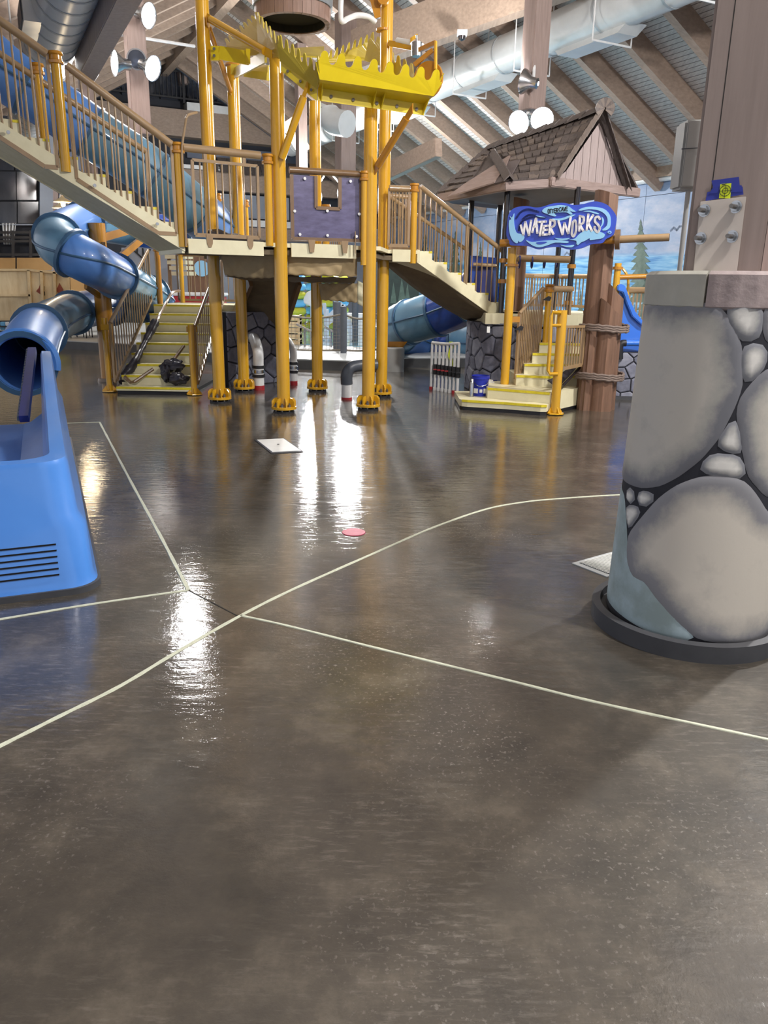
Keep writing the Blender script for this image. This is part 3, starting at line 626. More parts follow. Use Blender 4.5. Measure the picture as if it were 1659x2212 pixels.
# ---- purple panel with a window
pa, pb = V((-1.20, 10.21, 0)), V((-.36, 10.50, 0)); pd_ = (pb-pa).normalized(); pq = V((-pd_.y, pd_.x, 0))*.02; W_ = (pb-pa).length
def pp(f, z): return pa+pd_*W_*f+Z*z
pt = thing('play_board', 'weathered purple panel with a square window in a tan frame', 'panel', pa+Z*DZ)
zb_, zt_ = DZ+.06, 2.92; wx0, wx1, wz = .34, .69, 2.55
MB().prism([pp(0, zb_), pp(1, zb_), pp(1, zt_), pp(wx1, zt_), pp(wx1, wz), pp(wx0, wz), pp(wx0, zt_), pp(0, zt_)], pq).build('board', 'purple', pt)
for a_, b_ in (((0, zb_), (1, zb_)), ((0, zb_), (0, zt_)), ((1, zb_), (1, zt_)), ((wx0, wz), (wx1, wz)), ((wx0, wz), (wx0, zt_)), ((wx1, wz), (wx1, zt_))):
    MB().bar(pp(*a_), pp(*b_), .04, .035, pq).build('frame', 'tan_dark', pt)
MB().cyl(pp(-.03, 2.97), pp(1.02, 2.97), .04, n=14).build('handrail', 'tan_dark', pt, True)
for f, z in ((.1, zb_+.05), (.5, zb_+.05), (.93, zb_+.05), (.03, 2.5), (.97, 2.5), (.18, 2.88), (.84, 2.88), (.5, 2.52)):
    c = pp(f, z)-pq*.6; MB().cyl(c, c-pq, .018, n=10).build('bolt', 'white', pt)
for f in (.27, .76): MB().prism([pp(f-.05, DZ+.05)-pq*1.6, pp(f+.05, DZ+.05)-pq*1.6, pp(f+.03, DZ-.1)-pq*1.6, pp(f-.03, DZ-.1)-pq*1.6], pq*.6).build('bracket_tab', 'tan', pt)
MB().bar(pp(.91, DZ-.1)-pq*1.8, pp(.91, DZ+.17)-pq*1.8, .02, .012).build('lever', 'tan', pt)
newel(-.315, 10.47, 1.88, 2.98, 'slim yellow railing post at the right edge of the purple panel', .042)
newel(*P(704, 450, 12.0).xy, DZ, 2.72, 'yellow railing post seen through the purple panel window', .05)
railing('deck_railing', 'tan railing seen through the purple panel window', P(706, 450, 12.0).xy, P(735, 450, 12.1).xy, DZ+.05, DZ+.05, 2.66, 2.66, 6, 'tan railings of the upper deck')
# ---- right side of the deck and the stairs down to the hut
nr = P(893, 500, 11.62)
newel(nr.x, nr.y, 1.94, 2.98, 'yellow railing post at the head of the right staircase', .046)
railing('deck_railing', 'short tan railing between the columns and the right staircase', (.0, 11.56), (nr.x-.07, 11.61), DZ+.06, DZ+.06, 2.93, 2.93, 6, 'tan railings of the upper deck', hr=.045)
railing('deck_railing', 'far tan railing behind the right staircase head', (-.05, 12.5), (.35, 12.65), DZ+.06, DZ+.06, 2.93, 2.93, 6, 'tan railings of the upper deck')
e1 = P(1082, 665, 12.45); e1 = V((e1.x, e1.y, 0)); e0_ = V((nr.x+.05, nr.y+.02, 0)); rr = (e0_-e1); gl = rr.length/6.0; rr.normalize(); sw = V((-rr.y, rr.x, 0)); 
if sw.y < 0: sw = -sw
rs = stair('right_staircase', 'cream staircase descending right from the deck to the hut', e1, rr, sw*.95, 1.40, 6, .143, gl, drop=.16)
railing('deck_railing', 'near-side railing of the right staircase, front half above the valve rack', e0_-rr*.04, lerp(e0_, e1, .55), 1.99, 1.56, 2.97, 2.52, 9, 'tan railings of the upper deck', hr=.036)
railing('deck_railing', 'near-side railing of the right staircase, lower half beside the hut', lerp(e0_, e1, .56), e1+rr*.02, 1.55, 1.20, 2.52, 2.16, 7, 'tan railings of the upper deck', hr=.036)
railing('deck_railing', 'far-side railing of the right staircase', e0_+sw*.95, e1+sw*.95, 2.1, 1.35, 2.97, 2.2, 16, 'tan railings of the upper deck', hr=.03)
us_ = [e0_+Z*1.99-rr*.1, e1+Z*1.13, e1+Z*1.1+sw*.9, e0_+Z*1.95+sw*.9]
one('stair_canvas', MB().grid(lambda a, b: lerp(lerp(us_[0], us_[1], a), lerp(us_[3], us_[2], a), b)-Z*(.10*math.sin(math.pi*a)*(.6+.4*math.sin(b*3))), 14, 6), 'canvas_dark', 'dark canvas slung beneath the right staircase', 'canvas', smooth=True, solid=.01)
# ---- canvas tarps below the deck
def tarp(label, tl, tr, br_, bl, sag, mt='canvas'):
    f = lambda a, b: lerp(lerp(tl, tr, a), lerp(bl, br_, a), b)+V((0, .010*math.sin(a*11+b*6)+.006*math.sin(a*23-b*9), -sag*math.sin(math.pi*a)*b+.006*math.sin(a*40)))
    return one('canvas_tarp', MB().grid(f, 30, 12), mt, label, 'canvas', 'tarps under the deck', smooth=True, solid=.008)
tarp('tan canvas tarp hanging below the purple panel', P(622, 538, 10.3), P(771, 552, 10.6), P(771, 598, 10.65), P(622, 594, 10.35), .0)
tarp('shaded canvas tarp hanging left of the front column', P(478, 552, 10.6), P(592, 548, 10.3), P(592, 600, 10.4), P(486, 594, 10.7), .02)
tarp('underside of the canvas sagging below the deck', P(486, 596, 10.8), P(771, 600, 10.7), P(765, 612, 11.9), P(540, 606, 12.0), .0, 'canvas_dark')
tarp('small tan canvas flap hanging behind the right front column', P(688, 612, 11.6), P(776, 612, 11.6), P(774, 654, 11.6), P(694, 648, 11.6), .0)
one('canvas_corner', MB().grid(lambda a, b: P(772+12*a, 606+50*b+6*a, 11.3)+V((0, .02*math.sin(b*9), 0)), 4, 8), 'cream_shade', 'pale loose canvas corner beside the right front column', 'canvas', smooth=True, solid=.008)
# underside of the deeper stair and ramp
rp_ = [P(540, 606, 12.6), P(645, 606, 12.6), P(608, 722, 13.4), P(505, 690, 13.4)]
rt = thing('ramp_underside', 'brown stepped underside of a staircase below the deck', 'staircase', rp_[3])
for k in range(5):
    a, b = k/5, (k+1)/5
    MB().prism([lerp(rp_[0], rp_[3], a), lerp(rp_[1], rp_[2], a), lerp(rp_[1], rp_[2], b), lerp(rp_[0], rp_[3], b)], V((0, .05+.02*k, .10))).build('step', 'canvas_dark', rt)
MB().bar(rp_[1], rp_[2], .06, .2).build('stringer', 'tan_dark', rt); MB().bar(rp_[0], rp_[3], .06, .2).build('stringer', 'tan_dark', rt)
# ---- lower left staircase
ls = stair('lower_staircase', 'cream staircase with yellow nosings at the foot of the blue spiral slide', (-4.06, 11.62), Y, X*1.13, .105, 9, .143, .275, base=True, drop=.0, str_near=False, str_far=False)
MB().box((-4.05, 11.64, 0), (-2.94, 14.0, .05)).build('kick_base', 'black', ls)
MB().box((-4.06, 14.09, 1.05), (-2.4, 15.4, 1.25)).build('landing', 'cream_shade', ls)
newel(*GZ(238, 846).xy, 0, 1.10, 'short yellow post at the left foot of the lower staircase', .045, cap=False, foot=True)
newel(*GZ(420, 853).xy, 0, 1.03, 'short yellow post at the right foot of the lower staircase', .045, cap=False, foot=True)
railing('deck_railing', 'tan railing up the left side of the lower staircase', (-4.12, 11.75), (-4.12, 13.9), .16, 1.32, 1.03, 2.14, 18, 'tan railings of the lower staircase', hr=.028)
railing('deck_railing', 'tan railing up the right side of the lower staircase', (-2.86, 11.75), (-2.86, 13.9), .16, 1.32, 1.00, 2.1, 16, 'tan railings of the lower staircase', hr=.028)
for x_, y_, z_, lb_ in ((-4.17, 11.8, .98, 'l'), (-2.89, 11.78, .97, 'r')):
    one('post_bracket', MB().box((x_-.10, y_-.03, z_-.05), (x_+.06, y_-.0, z_+.03)), 'yellow', 'yellow bracket tying the %s staircase railing to its short post' % ('left' if lb_ == 'l' else 'right'), 'bracket')
newel(-4.05, 14.2, 1.25, 2.22, 'dark yellow post at the top left of the lower staircase', .05, 'orange')
newel(*P(392, 600, 15.2).xy, 1.25, 2.2, 'yellow post on the landing behind the lower staircase', .045)
railing('deck_railing', 'tan railing across the back of the lower landing', (-4.0, 15.3), (-2.4, 15.3), 1.3, 1.3, 2.12, 2.12, 15, 'tan railings of the lower staircase', hr=.03)
# plastic-wrapped bars on the lower stairs
wb_ = [P(388, 628, 14.0), P(372, 632, 13.8), P(358, 655, 13.6), P(345, 680, 13.2), P(332, 702, 13.0)]
wp = thing('wrapped_rail', 'loose bent handrail wrapped in black plastic along the left of the lower staircase', 'rail', P(268, 828, 11.9))
MB().path(catmull(wb_, 4), .024, 8).build('bar', 'tan_dark', wp, True)
wpt = [P(336, 694, 13.0), P(322, 722, 12.8), P(305, 755, 12.5), P(290, 785, 12.2), P(268, 812, 12.0), P(264, 826, 11.9)]
MB().path(catmull(wpt, 5), [.058+.008*math.sin(i*2.3)+.014*math.sin(i*.45+.6) for i in range(26)], 10).build('plastic_wrap', 'plastic_bag', wp, True)
MB().path([P(270, 814, 11.85), P(282, 826, 11.75), P(290, 825, 11.72), P(331, 797, 11.9)], .026, 8).build('bar', 'tan_dark', wp, True)
wq = thing('wrapped_rail', 'loose bar with a crumpled black bag at the right of the lower staircase', 'rail', P(375, 830, 11.8))
MB().cyl(P(376, 776, 12.0), P(397, 748, 12.3), .026, n=8).build('bar', 'tan_dark', wq)
def crumple(c, rx, ry, rz, seed, nm, par):
    rnd = random.Random(seed); n1, n2 = 22, 14; ph = [rnd.uniform(0, 6.28) for _ in range(8)]; vs = []; fs = []
    for i in range(n2+1):
        for j in range(n1):
            u, v = 2*math.pi*j/n1, math.pi*i/n2; d = 1+.16*math.sin(3*u+ph[0]+2*v)+.12*math.sin(5*u-3*v+ph[1])+.10*math.sin(7*v+2*u+ph[2])+.05*rnd.uniform(-1, 1)
            vs.append(c+V((math.cos(u)*math.sin(v)*rx*d, math.sin(u)*math.sin(v)*ry*d, math.cos(v)*rz*d)))
    for i in range(n2):
        for j in range(n1): fs.append((i*n1+j, (i+1)*n1+j, (i+1)*n1+(j+1) % n1, i*n1+(j+1) % n1))
    return MB().add(vs, fs).build(nm, 'plastic_bag', par, True)
crumple(P(374, 790, 11.95), .17, .10, .09, 3, 'plastic_bag', wq); crumple(P(358, 806, 11.85), .07, .07, .12, 8, 'plastic_bag', wq); crumple(P(384, 818, 11.8), .15, .09, .08, 5, 'plastic_bag', wq)
# ---- braces and bracket arms
def brace(label, a, b, r=.04, mt='yellow'):
    t = thing('brace', label, 'brace', a if a.z < b.z else b, 'yellow braces'); MB().cyl(a, b, r, n=14).build('tube', mt, t, True)
    d = (b-a).normalized()
    for p, s in ((a, -1), (b, 1)): MB().obox(p+d*s*.05, d*.09, d.cross(Z).normalized()*.008, Z*.05).build('lug', mt, t)
    return t
brace('sloping yellow brace from the right front column up to the front tray', P(816, 358, 10.42), P(878, 256, 10.1), .045, 'orange')
brace('sloping yellow brace from the left front column up to the side tray', P(609, 342, 10.08), P(656, 208, 9.95), .045)
brace('yellow brace from the tallest column down to the front column top', P(455, 42, 10.9), P(572, 110, 10.25), .045)
brace('yellow brace from the tallest column to the capped rear column', P(452, 62, 11.0), P(497, 196, 12.05), .035, 'orange')
ba_ = thing('column_bracket', 'flat lemon-yellow arm bolted to the tallest column', 'bracket', P(460, 118, 10.85))
MB().bar(P(474, 114, 10.85), P(538, 126, 10.7), .03, .15).build('arm', 'lemon', ba_); MB().bar(P(457, 116, 10.88), P(474, 116, 10.86), .05, .16).build('clamp', 'lemon', ba_); MB().bar(P(536, 106, 10.68), P(536, 138, 10.68), .03, .05, X).build('end_plate', 'lemon', ba_)
for a_, b_ in ((463, 106), (463, 121)): c = P(a_, b_, 10.82); MB().cyl(c, c-Y*.02, .018, n=8).build('bolt', 'steel', ba_)
bb_ = thing('column_bracket', 'dull yellow arm from the capped rear column to the front column', 'bracket', P(505, 158, 11.9))
MB().bar(P(508, 158, 11.95), P(574, 122, 10.4), .03, .13).build('arm', 'lemon_dull', bb_); MB().bar(P(507, 140, 11.95), P(507, 162, 11.95), .06, .1, X).build('clamp', 'lemon_dull', bb_)
for k, (x0, y0, x1, y1) in enumerate(((540, 142, 582, 150), (530, 158, 580, 166))):
    one('cross_brace', MB().bar(P(x0, y0, 11.8), P(x1, y1, 11.2), .05, .09), 'lemon_dull', ('upper', 'lower', 'short right-hand')[k]+' dull yellow cross arm under the trays', 'brace', 'cross arms under the trays')
# ---- toothed trays
def toothed(bl, br2, tl, tr, nt_, depth=.10, rnd=True):
    """outline of a plate with rounded teeth along its top edge"""
    pts = [bl, br2]; up = ((tl-bl)+(tr-br2))*.5; uph = up.normalized(); n = nt_*14
    for i in range(n, -1, -1):
        f = i/n; ph = (f*nt_) % 1.0; w = math.sin(2*math.pi*ph-math.pi/2); w = math.copysign(abs(w)**.45, w)
        pts.append(lerp(tl, tr, f)+uph*depth*.5*(w-1)*1.0)
    return pts
def tray_plate(t, bl, br2, tl, tr, nt_, mt, depth=.10, th=.012):
    nrm = (br2-bl).cross(tl-bl).normalized()*th
    return MB().prism(toothed(bl, br2, tl, tr, nt_, depth), nrm).build('toothed_plate', mt, t)
ft = thing('splash_tray', 'bright lemon-yellow toothed tray facing the viewer, lowest of the ring', 'tray', P(686, 217, 9.95), 'toothed splash trays')
b0, b1 = P(686, 217, 9.98), P(916, 249, 10.50); c0, c1 = P(687, 190, 9.98), P(919, 226, 10.50); l0_, l1_ = P(690, 171, 9.70), P(936, 207, 10.22); t0_, t1_ = P(684, 106, 9.55), P(960, 152, 10.1)
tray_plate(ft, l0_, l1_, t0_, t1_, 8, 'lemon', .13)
MB().prism([l0_, l1_, c1, c0], Z*.012).build('bottom_plate', 'lemon', ft); MB().prism([b0, b1, c1, c0], Y*.012).build('flange', 'lemon', ft)
for f in (.03, .50, .58, .985): MB().prism([lerp(b0, b1, f)-Y*.005, lerp(c0, c1, f)-Y*.005, lerp(c0, c1, f)*.35+lerp(l0_, l1_, f)*.65], dl_*.012).build('gusset', 'lemon', ft)
for f in (.12, .32, .54, .73, .92): c = lerp(lerp(b0, b1, f), lerp(c0, c1, f), .45)-Y*.01; MB().cyl(c, c-Y*.008, .02, n=10).build('bolt', 'steel_dark', ft)
MB().prism([l0_, t0_-Z*.06, P(690, 130, 10.3), c0], X*.012).build('end_plate', 'lemon_dull', ft); MB().prism([l1_, t1_-Z*.03, P(952, 170, 10.7), c1], -X*.012).build('end_plate', 'lemon', ft)
s1t = thing('splash_tray', 'dull yellow toothed tray on the front column, left of the bright tray', 'tray', P(608, 152, 10.05), 'toothed splash trays')
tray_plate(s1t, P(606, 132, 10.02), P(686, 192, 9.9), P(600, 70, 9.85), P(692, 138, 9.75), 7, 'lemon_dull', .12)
MB().prism([P(606, 152, 10.05), P(684, 218, 9.95), P(686, 190, 9.93), P(606, 130, 10.03)], Y*.012).build('flange', 'lemon', s1t)
for f in (.2, .55, .85): c = lerp(P(606, 142, 10.02), P(684, 204, 9.92), f); MB().cyl(c, c-Y*.02, .016, n=8).build('bolt', 'steel_dark', s1t)
s2t = thing('splash_tray', 'dull yellow toothed tray rising to a peak above the front column', 'tray', P(508, 125, 11.2), 'toothed splash trays')
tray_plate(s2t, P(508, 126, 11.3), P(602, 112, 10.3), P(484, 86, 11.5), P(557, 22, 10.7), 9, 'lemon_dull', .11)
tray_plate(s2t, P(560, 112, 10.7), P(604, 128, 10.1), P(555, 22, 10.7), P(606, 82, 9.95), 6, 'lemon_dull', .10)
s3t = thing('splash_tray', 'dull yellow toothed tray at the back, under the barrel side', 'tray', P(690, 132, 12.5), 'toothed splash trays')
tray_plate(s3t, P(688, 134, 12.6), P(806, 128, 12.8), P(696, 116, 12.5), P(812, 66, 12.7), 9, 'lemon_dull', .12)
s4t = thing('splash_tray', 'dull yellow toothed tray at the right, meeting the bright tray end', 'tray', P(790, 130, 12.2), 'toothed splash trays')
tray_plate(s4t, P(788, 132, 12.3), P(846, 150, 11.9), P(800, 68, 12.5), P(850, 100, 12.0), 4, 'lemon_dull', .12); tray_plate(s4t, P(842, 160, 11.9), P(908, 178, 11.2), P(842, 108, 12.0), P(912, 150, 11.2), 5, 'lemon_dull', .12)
MB().prism([P(600, 118, 11.8), P(700, 122, 11.8), P(700, 100, 12.2), P(600, 105, 12.2)], -Z*.02).build('bottom_plate', 'lemon_dull', s3t)
ed = P(923, 172, 10.75); eo = thing('end_disc', 'orange round end plate behind the right end of the bright tray', 'plate', ed); MB().cyl(ed, ed+V((.02, .03, 0)), .21, n=28).build('disc', 'orange', eo, True)
MB().path([P(941, 90, 10.7), P(941, 150, 10.65)], .022, 8).build('arm', 'yellow', eo); MB().bar(P(941, 92, 10.7), P(905, 108, 10.9), .03, .05).build('arm', 'orange', eo); MB().bar(P(895, 140, 10.8), P(935, 108, 10.7), .03, .05).build('arm', 'orange', eo)
nz_ = thing('spray_nozzle', 'steel cylinder nozzle on a yellow arm right of the tall column', 'nozzle', P(899, 122, 11.3))
MB().cyl(P(900, 122, 11.3), P(900, 92, 11.3), .072, n=20).build('cylinder', 'steel', nz_, True); MB().cyl(P(900, 92, 11.3), P(900, 76, 11.3), .012, n=8).build('stem', 'steel', nz_)
MB().bar(P(842, 94, 11.7), P(892, 103, 11.4), .05, .07).build('arm', 'yellow', nz_); MB().cyl(P(858, 87, 11.6), P(890, 93, 11.4), .035, n=10).build('sleeve', 'white', nz_, True); MB().prism([P(886, 92, 11.35), P(886, 82, 11.35), P(902, 72, 11.35), P(902, 80, 11.35)], Y*.02).build('bracket', 'yellow', nz_)
MB().path(catmull([P(900, 100, 11.3), P(912, 98, 11.3), P(914, 108, 11.3)], 4), .03, 8).build('elbow', 'white', nz_, True)
# ---- tipping barrel
bc = V((-1.28, 11.35, 0)); bz0 = 4.86
bt = thing('tipping_barrel', 'big wooden tipping barrel with grey metal bands above the trays', 'barrel', bc+Z*bz0)
NS = 26
def brl(h): return .485+.03*h
for k in range(NS):
    a0 = 2*math.pi*k/NS; a1 = a0+2*math.pi/NS*.96; m = MB(); vs = []
    for rr_, zz_ in ((0, 0), (-.07, 0), (-.07, 1.2), (0, 1.2)):
        for an in (a0, (a0+a1)/2, a1): r_ = brl(zz_)+rr_; vs.append(bc+Z*(bz0+zz_)+V((math.cos(an), math.sin(an), 0))*r_)
    m.add(vs, [(0, 1, 4, 3), (1, 2, 5, 4), (9, 10, 1, 0), (10, 11, 2, 1), (3, 4, 7, 6), (4, 5, 8, 7), (0, 3, 6, 9), (2, 11, 8, 5)]).build('stave', 'barrel_wood', bt)
for h in (.17, .75): MB().lathe(bc+Z*(bz0+h), [(brl(h)+.022, 0), (brl(h)+.026, .17), (brl(h)-.01, .17), (brl(h)-.01, 0), (brl(h)+.022, 0)], 40).build('band', 'barrel_band', bt, True)
MB().cyl(bc+Z*(bz0+.10), bc+Z*(bz0+.12), .42, n=32).build('inside', 'hole', bt)  # black disc near the mouth stands in for the shade inside
MB().lathe(bc+Z*(bz0+.0), [(.405, .01), (.41, .9)], 32).build('inner_shade', 'hole', bt)  # black lining paints the stave backs as if in deep shade
hz = [P(738, -30, 11.4), P(736, 20, 11.4), P(738, 46, 11.4), P(752, 40, 11.5), P(772, 33, 11.6), P(795, 36, 11.7), P(812, 48, 11.75)]
one('white_hose', MB().path(catmull(hz, 6), .035, 10), 'pvc', 'white hose looping from the barrel to the tall right column', 'hose', smooth=True)
yh = thing('column_bracket', 'angled yellow head plate clamped on the tall right column', 'bracket', P(812, 60, 11.7)); MB().prism([P(794, -20, 11.72), P(820, -20, 11.72), P(822, 36, 11.72), P(810, 40, 11.72)], Y*.02).build('plate', 'orange', yh); MB().cyl(P(828, 68, 11.8), P(828, 63, 11.8), .1, n=20).build('collar', 'orange', yh, True)
for xx, yy, zz_ in ((812, -8, .05),): c = P(828, 0, 11.7); MB().cyl(c, c-Y*.1, .08, n=16).build('pipe_stub', 'orange', yh, True)
# ---- blue tubes
def tube(name, label, pts, R, cols, seg=5, seam=True, n=26, ringw=.05, group=None, ends=(True, True), thick=1.10):
    t = thing(name, label, 'slide', min(pts, key=lambda p: p.z)-Z*R, group); L = catmull(pts, 8); k = len(L)-1; ns = len(cols)
    for i in range(ns):
        a, b = round(k*i/ns), round(k*(i+1)/ns); s = MB().path(L[a:b+1], R, n, cap=False).build('tube_section', cols[i], t, True)
        for e in ([a] if i == 0 and ends[0] else [])+([b] if i < ns-1 or ends[1] else []):
            d = (L[min(e+1, k)]-L[max(e-1, 0)]).normalized(); ex = frame(d)[1]
            MB().lathe(L[e], [(R*.98, -ringw/2), (R*thick, -ringw/2), (R*thick, ringw/2), (R*.98, ringw/2)], n, d, ex).build('flange', 'tube_flange', t, True)
        if seam:
            for sg in (-1, 1):
                sp_ = []
                for j in range(a, b+1): d = (L[min(j+1, k)]-L[max(j-1, 0)]).normalized(); sp_.append(L[j]+d.cross(Z).normalized()*sg*R*1.02)
                MB().path(sp_, .018, 6).build('seam', 'tube_flange', s, True)
    return t
sp_pts = [P(420, 500, 15.2), P(330, 500, 15.2), P(250, 488, 14.8), P(190, 480, 14.0), P(140, 498, 12.9), P(122, 522, 12.1), P(150, 544, 11.7), P(205, 573, 11.9), P(265, 604, 13.2), P(318, 632, 14.7), P(340, 650, 15.5), P(316, 662, 15.8), P(262, 661, 15.4), P(205, 665, 14.5), P(150, 678, 12.9), P(100, 702, 11.2), P(72, 732, 9.8), P(50, 786, 8.6)]
tube('spiral_slide', 'blue enclosed spiral tube slide winding round an ochre post', sp_pts, .315, ['tube_deep', 'tube_grey', 'tube_blue', 'tube_grey', 'tube_blue', 'tube_grey', 'tube_blue', 'tube_grey', 'tube_blue', 'tube_grey', 'tube_blue'], ringw=.05, thick=1.16)
ut = [P(-60, 95, 10.6), P(20, 165, 10.7), P(120, 232, 10.9), P(220, 302, 11.1), P(310, 362, 11.35), P(385, 425, 11.6), P(440, 470, 11.9), P(470, 500, 12.3)]
tube('tube_slide', 'dark blue tube slide descending behind the upper staircase', ut, .33, ['tube_blue', 'tube_blue', 'tube_grey', 'tube_grey', 'tube_blue'], ringw=.04, thick=1.06)
bp_ = GZ(237, 822); bpt_ = thing('slide_post', 'ochre post holding the spiral slide', 'post', (bp_.x, bp_.y, 0))
bx, by = bp_.x, bp_.y; MB().cyl(V((bx, by, .04)), V((bx, by, 2.52)), .135, n=24).build('shaft', 'orange', bpt_, True); MB().lathe(V((bx, by, 0)), [(0, .05), (.19, .05), (.2, .0)], 20).build('base_plate', 'tan_dark', bpt_, True)
MB().bar(V((bx, by, 2.28)), P(335, 482, 14.3), .06, .12).build('arm', 'orange', bpt_); MB().bar(V((bx+.1, by, 1.82)), P(312, 512, 14.0), .06, .11).build('arm', 'orange', bpt_); MB().bar(V((bx, by, 1.35)), P(185, 618, 12.6), .05, .08).build('arm', 'orange', bpt_)
for s in (-1, 1): MB().obox(V((bx+s*.13, by-.1, 2.1)), X*.03, Y*.02, Z*.13).build('clamp', 'orange', bpt_)
# ---- run-out trough in the left foreground
tr0 = V((-1.56, 3.95, 0)); TW = 1.25; TL = 4.5; td = V((-.40, .917, 0)); tu = V((-td.y, td.x, 0))*-1   # td along, tu to the right
if tu.x < 0: tu = -tu
def TP(s, a, z): q = tr0+td*s-tu*a; return V((q.x, q.y, z))       # s back along the trough, a leftward from its right side
tt = thing('slide_trough', 'bright blue run-out trough of the slide in the left foreground', 'slide', TP(0, 0, 0))
hb_ = .72
def outline(inset, z, r=.16, L=TL):
    o = []; 
    for cx, cy, a0 in ((r+inset, r+inset, 180), ):
        pass
    pts = []
    for k in range(7): an = math.radians(90*k/6); pts.append((inset+r-r*math.cos(an)*1, inset+r-r*math.sin(an)))
    ns = 14
    out = [(L-(L-inset-r)*k/ns, inset) for k in range(ns)]+[(inset+r-r*math.sin(math.radians(90*k/6)), inset+r-r*math.cos(math.radians(90*k/6))) for k in range(7)]
    out += [(inset+r-r*math.cos(math.radians(90*k/6)), TW-inset-r+r*math.sin(math.radians(90*k/6))) for k in range(7)]+[(inset+r+(L-inset-r)*(k+1)/ns, TW-inset) for k in range(ns)]
    def rise_(s): f = max(0, min(1, (s-1.6)/2.9)); return f*f*(3-2*f)
    return [TP(s, a+(.0 if a > TW/2 else .0), z*(1+.30*rise_(s)) if z > .3 else z) for s, a in out]
def loft(mb, rings):
    n = len(rings[0]); k = len(mb.v); fs = []
    for i in range(len(rings)-1): fs += [(i*n+j, i*n+j+1, (i+1)*n+j+1, (i+1)*n+j) for j in range(n-1)]
    mb.add([p for r in rings for p in r], fs); return mb
loft(MB(), [outline(.0, .03), outline(.02, .08), outline(.035, .36), outline(.07, .42), outline(.095, hb_-.03), outline(.105, hb_)]).build('outer_shell', 'trough', tt, True)
loft(MB(), [outline(.105, hb_), outline(.185, hb_+.004), outline(.20, hb_-.02)]).build('rim', 'trough', tt, True)
loft(MB(), [outline(.20, hb_-.02, .14), outline(.25, .30, .14), outline(.36, .22, .12), outline(.50, .18, .08)]).build('inner_basin', 'trough_in', tt, True)
MB().prism([TP(.3, .3, .19), TP(TL, .3, .19), TP(TL, TW-.3, .19), TP(.3, TW-.3, .19)], Z*.01).build('basin_floor', 'trough_in', tt)
loft(MB(), [outline(-.012, 0), outline(-.012, .035), outline(.02, .036)]).build('base_strip', 'base_ring', tt, True)
for k in range(6):
    z = .112+.034*k; f = .02+.015*(z-.08)/.28-.004
    MB().prism([TP(f, .20, z), TP(f, .52, z), TP(f+.006, .52, z), TP(f+.006, .20, z)], Z*.008).build('vent_slot', 'hole', tt)
ex_c = P(50, 786, 8.6)
mdir = (P(50, 786, 8.6)-P(72, 732, 9.8)); mdir.z = 0; mdir.normalize(); ms = mdir.cross(Z).normalized()
for r0, nm in ((.345, 'mouth_arch'), (.305, 'mouth_lip')):
    MB().path([ex_c+mdir*.02+ms*math.cos(a_)*r0+Z*math.sin(a_)*r0 for a_ in [math.radians(-12+204*k/28) for k in range(29)]], .045 if r0 > .33 else .02, 8).build(nm, 'trough' if r0 > .33 else 'trough_in', tt, True)
gr = thing('flow_divider', 'dark perforated board leaning inside the blue trough', 'board', P(55, 905, 6.6))
da, db = P(70, 756, 8.2), P(52, 905, 6.55); dv = (db-da); MB().obox((da+db)/2, dv/2, V((.035, .015, 0)), dv.cross(V((1, 0, 0))).normalized()*.03).build('board', 'navy', gr)
for k in range(24):
    c = lerp(da, db, (k+.5)/24)-V((.04, .02, 0)); MB().obox(c, dv.normalized()*.026, X*.012, Z*.02).build('perforation', 'pvc_grey', gr)
# ================================================================ HUT WITH THE SIGN
def voronoi(w, h, step, seed, gap):
    rnd = random.Random(seed); seeds = []; r = 0; yy = -step
    while yy < h+step:
        xx = -step+(step*.5 if r % 2 else 0)
        while xx < w+step: seeds.append((xx+rnd.uniform(-.33, .33)*step, yy+rnd.uniform(-.3, .3)*step)); xx += step
        yy += step*.9; r += 1
    out = []
    for i, (sx, sy) in enumerate(seeds):
        poly = [(0, 0), (w, 0), (w, h), (0, h)]
        for j, (qx, qy) in enumerate(seeds):
            if j == i: continue
            dx, dy = qx-sx, qy-sy; dd = math.hypot(dx, dy)
            if dd > step*2.6: continue
            nx, ny = dx/dd, dy/dd; lim = dd/2-gap; new = []
            for k in range(len(poly)):
                a, b = poly[k], poly[(k+1) % len(poly)]; da = (a[0]-sx)*nx+(a[1]-sy)*ny-lim; db = (b[0]-sx)*nx+(b[1]-sy)*ny-lim
                if da <= 0: new.append(a)
                if (da < 0) != (db < 0): f = da/(da-db); new.append((a[0]+(b[0]-a[0])*f, a[1]+(b[1]-a[1])*f))
            poly = new
            if len(poly) < 3: break
        if len(poly) >= 3: out.append(poly)
    return out
def stone_piece(poly, fn, th, mt, parent):
    cx = sum(p[0] for p in poly)/len(poly); cy = sum(p[1] for p in poly)/len(poly)
    a = [fn(x, y, 0) for x, y in poly]; b = [fn(cx+(x-cx)*.94, cy+(y-cy)*.94, th*.8) for x, y in poly]; c = [fn(cx+(x-cx)*.8, cy+(y-cy)*.8, th) for x, y in poly]; n = len(poly)
    fs = [(i, (i+1) % n, n+(i+1) % n, n+i) for i in range(n)]+[(n+i, n+(i+1) % n, 2*n+(i+1) % n, 2*n+i) for i in range(n)]+[tuple(range(2*n, 3*n))]
    MB().add(a+b+c, fs).build('stone', mt, parent)
HC = V((2.66, 13.05, 0)); HR = 1.31; HZ = 1.25
hs = thing('stone_drum', 'round grey stone base under the shingled hut', 'stone base', HC)
MB().cyl(HC, HC+Z*1.1, HR, n=48).build('core', 'mortar', hs, True)
def drum(x, y, o): an = math.radians(168)+x/HR; return HC+V((math.cos(an), math.sin(an), 0))*(HR+o)+Z*y
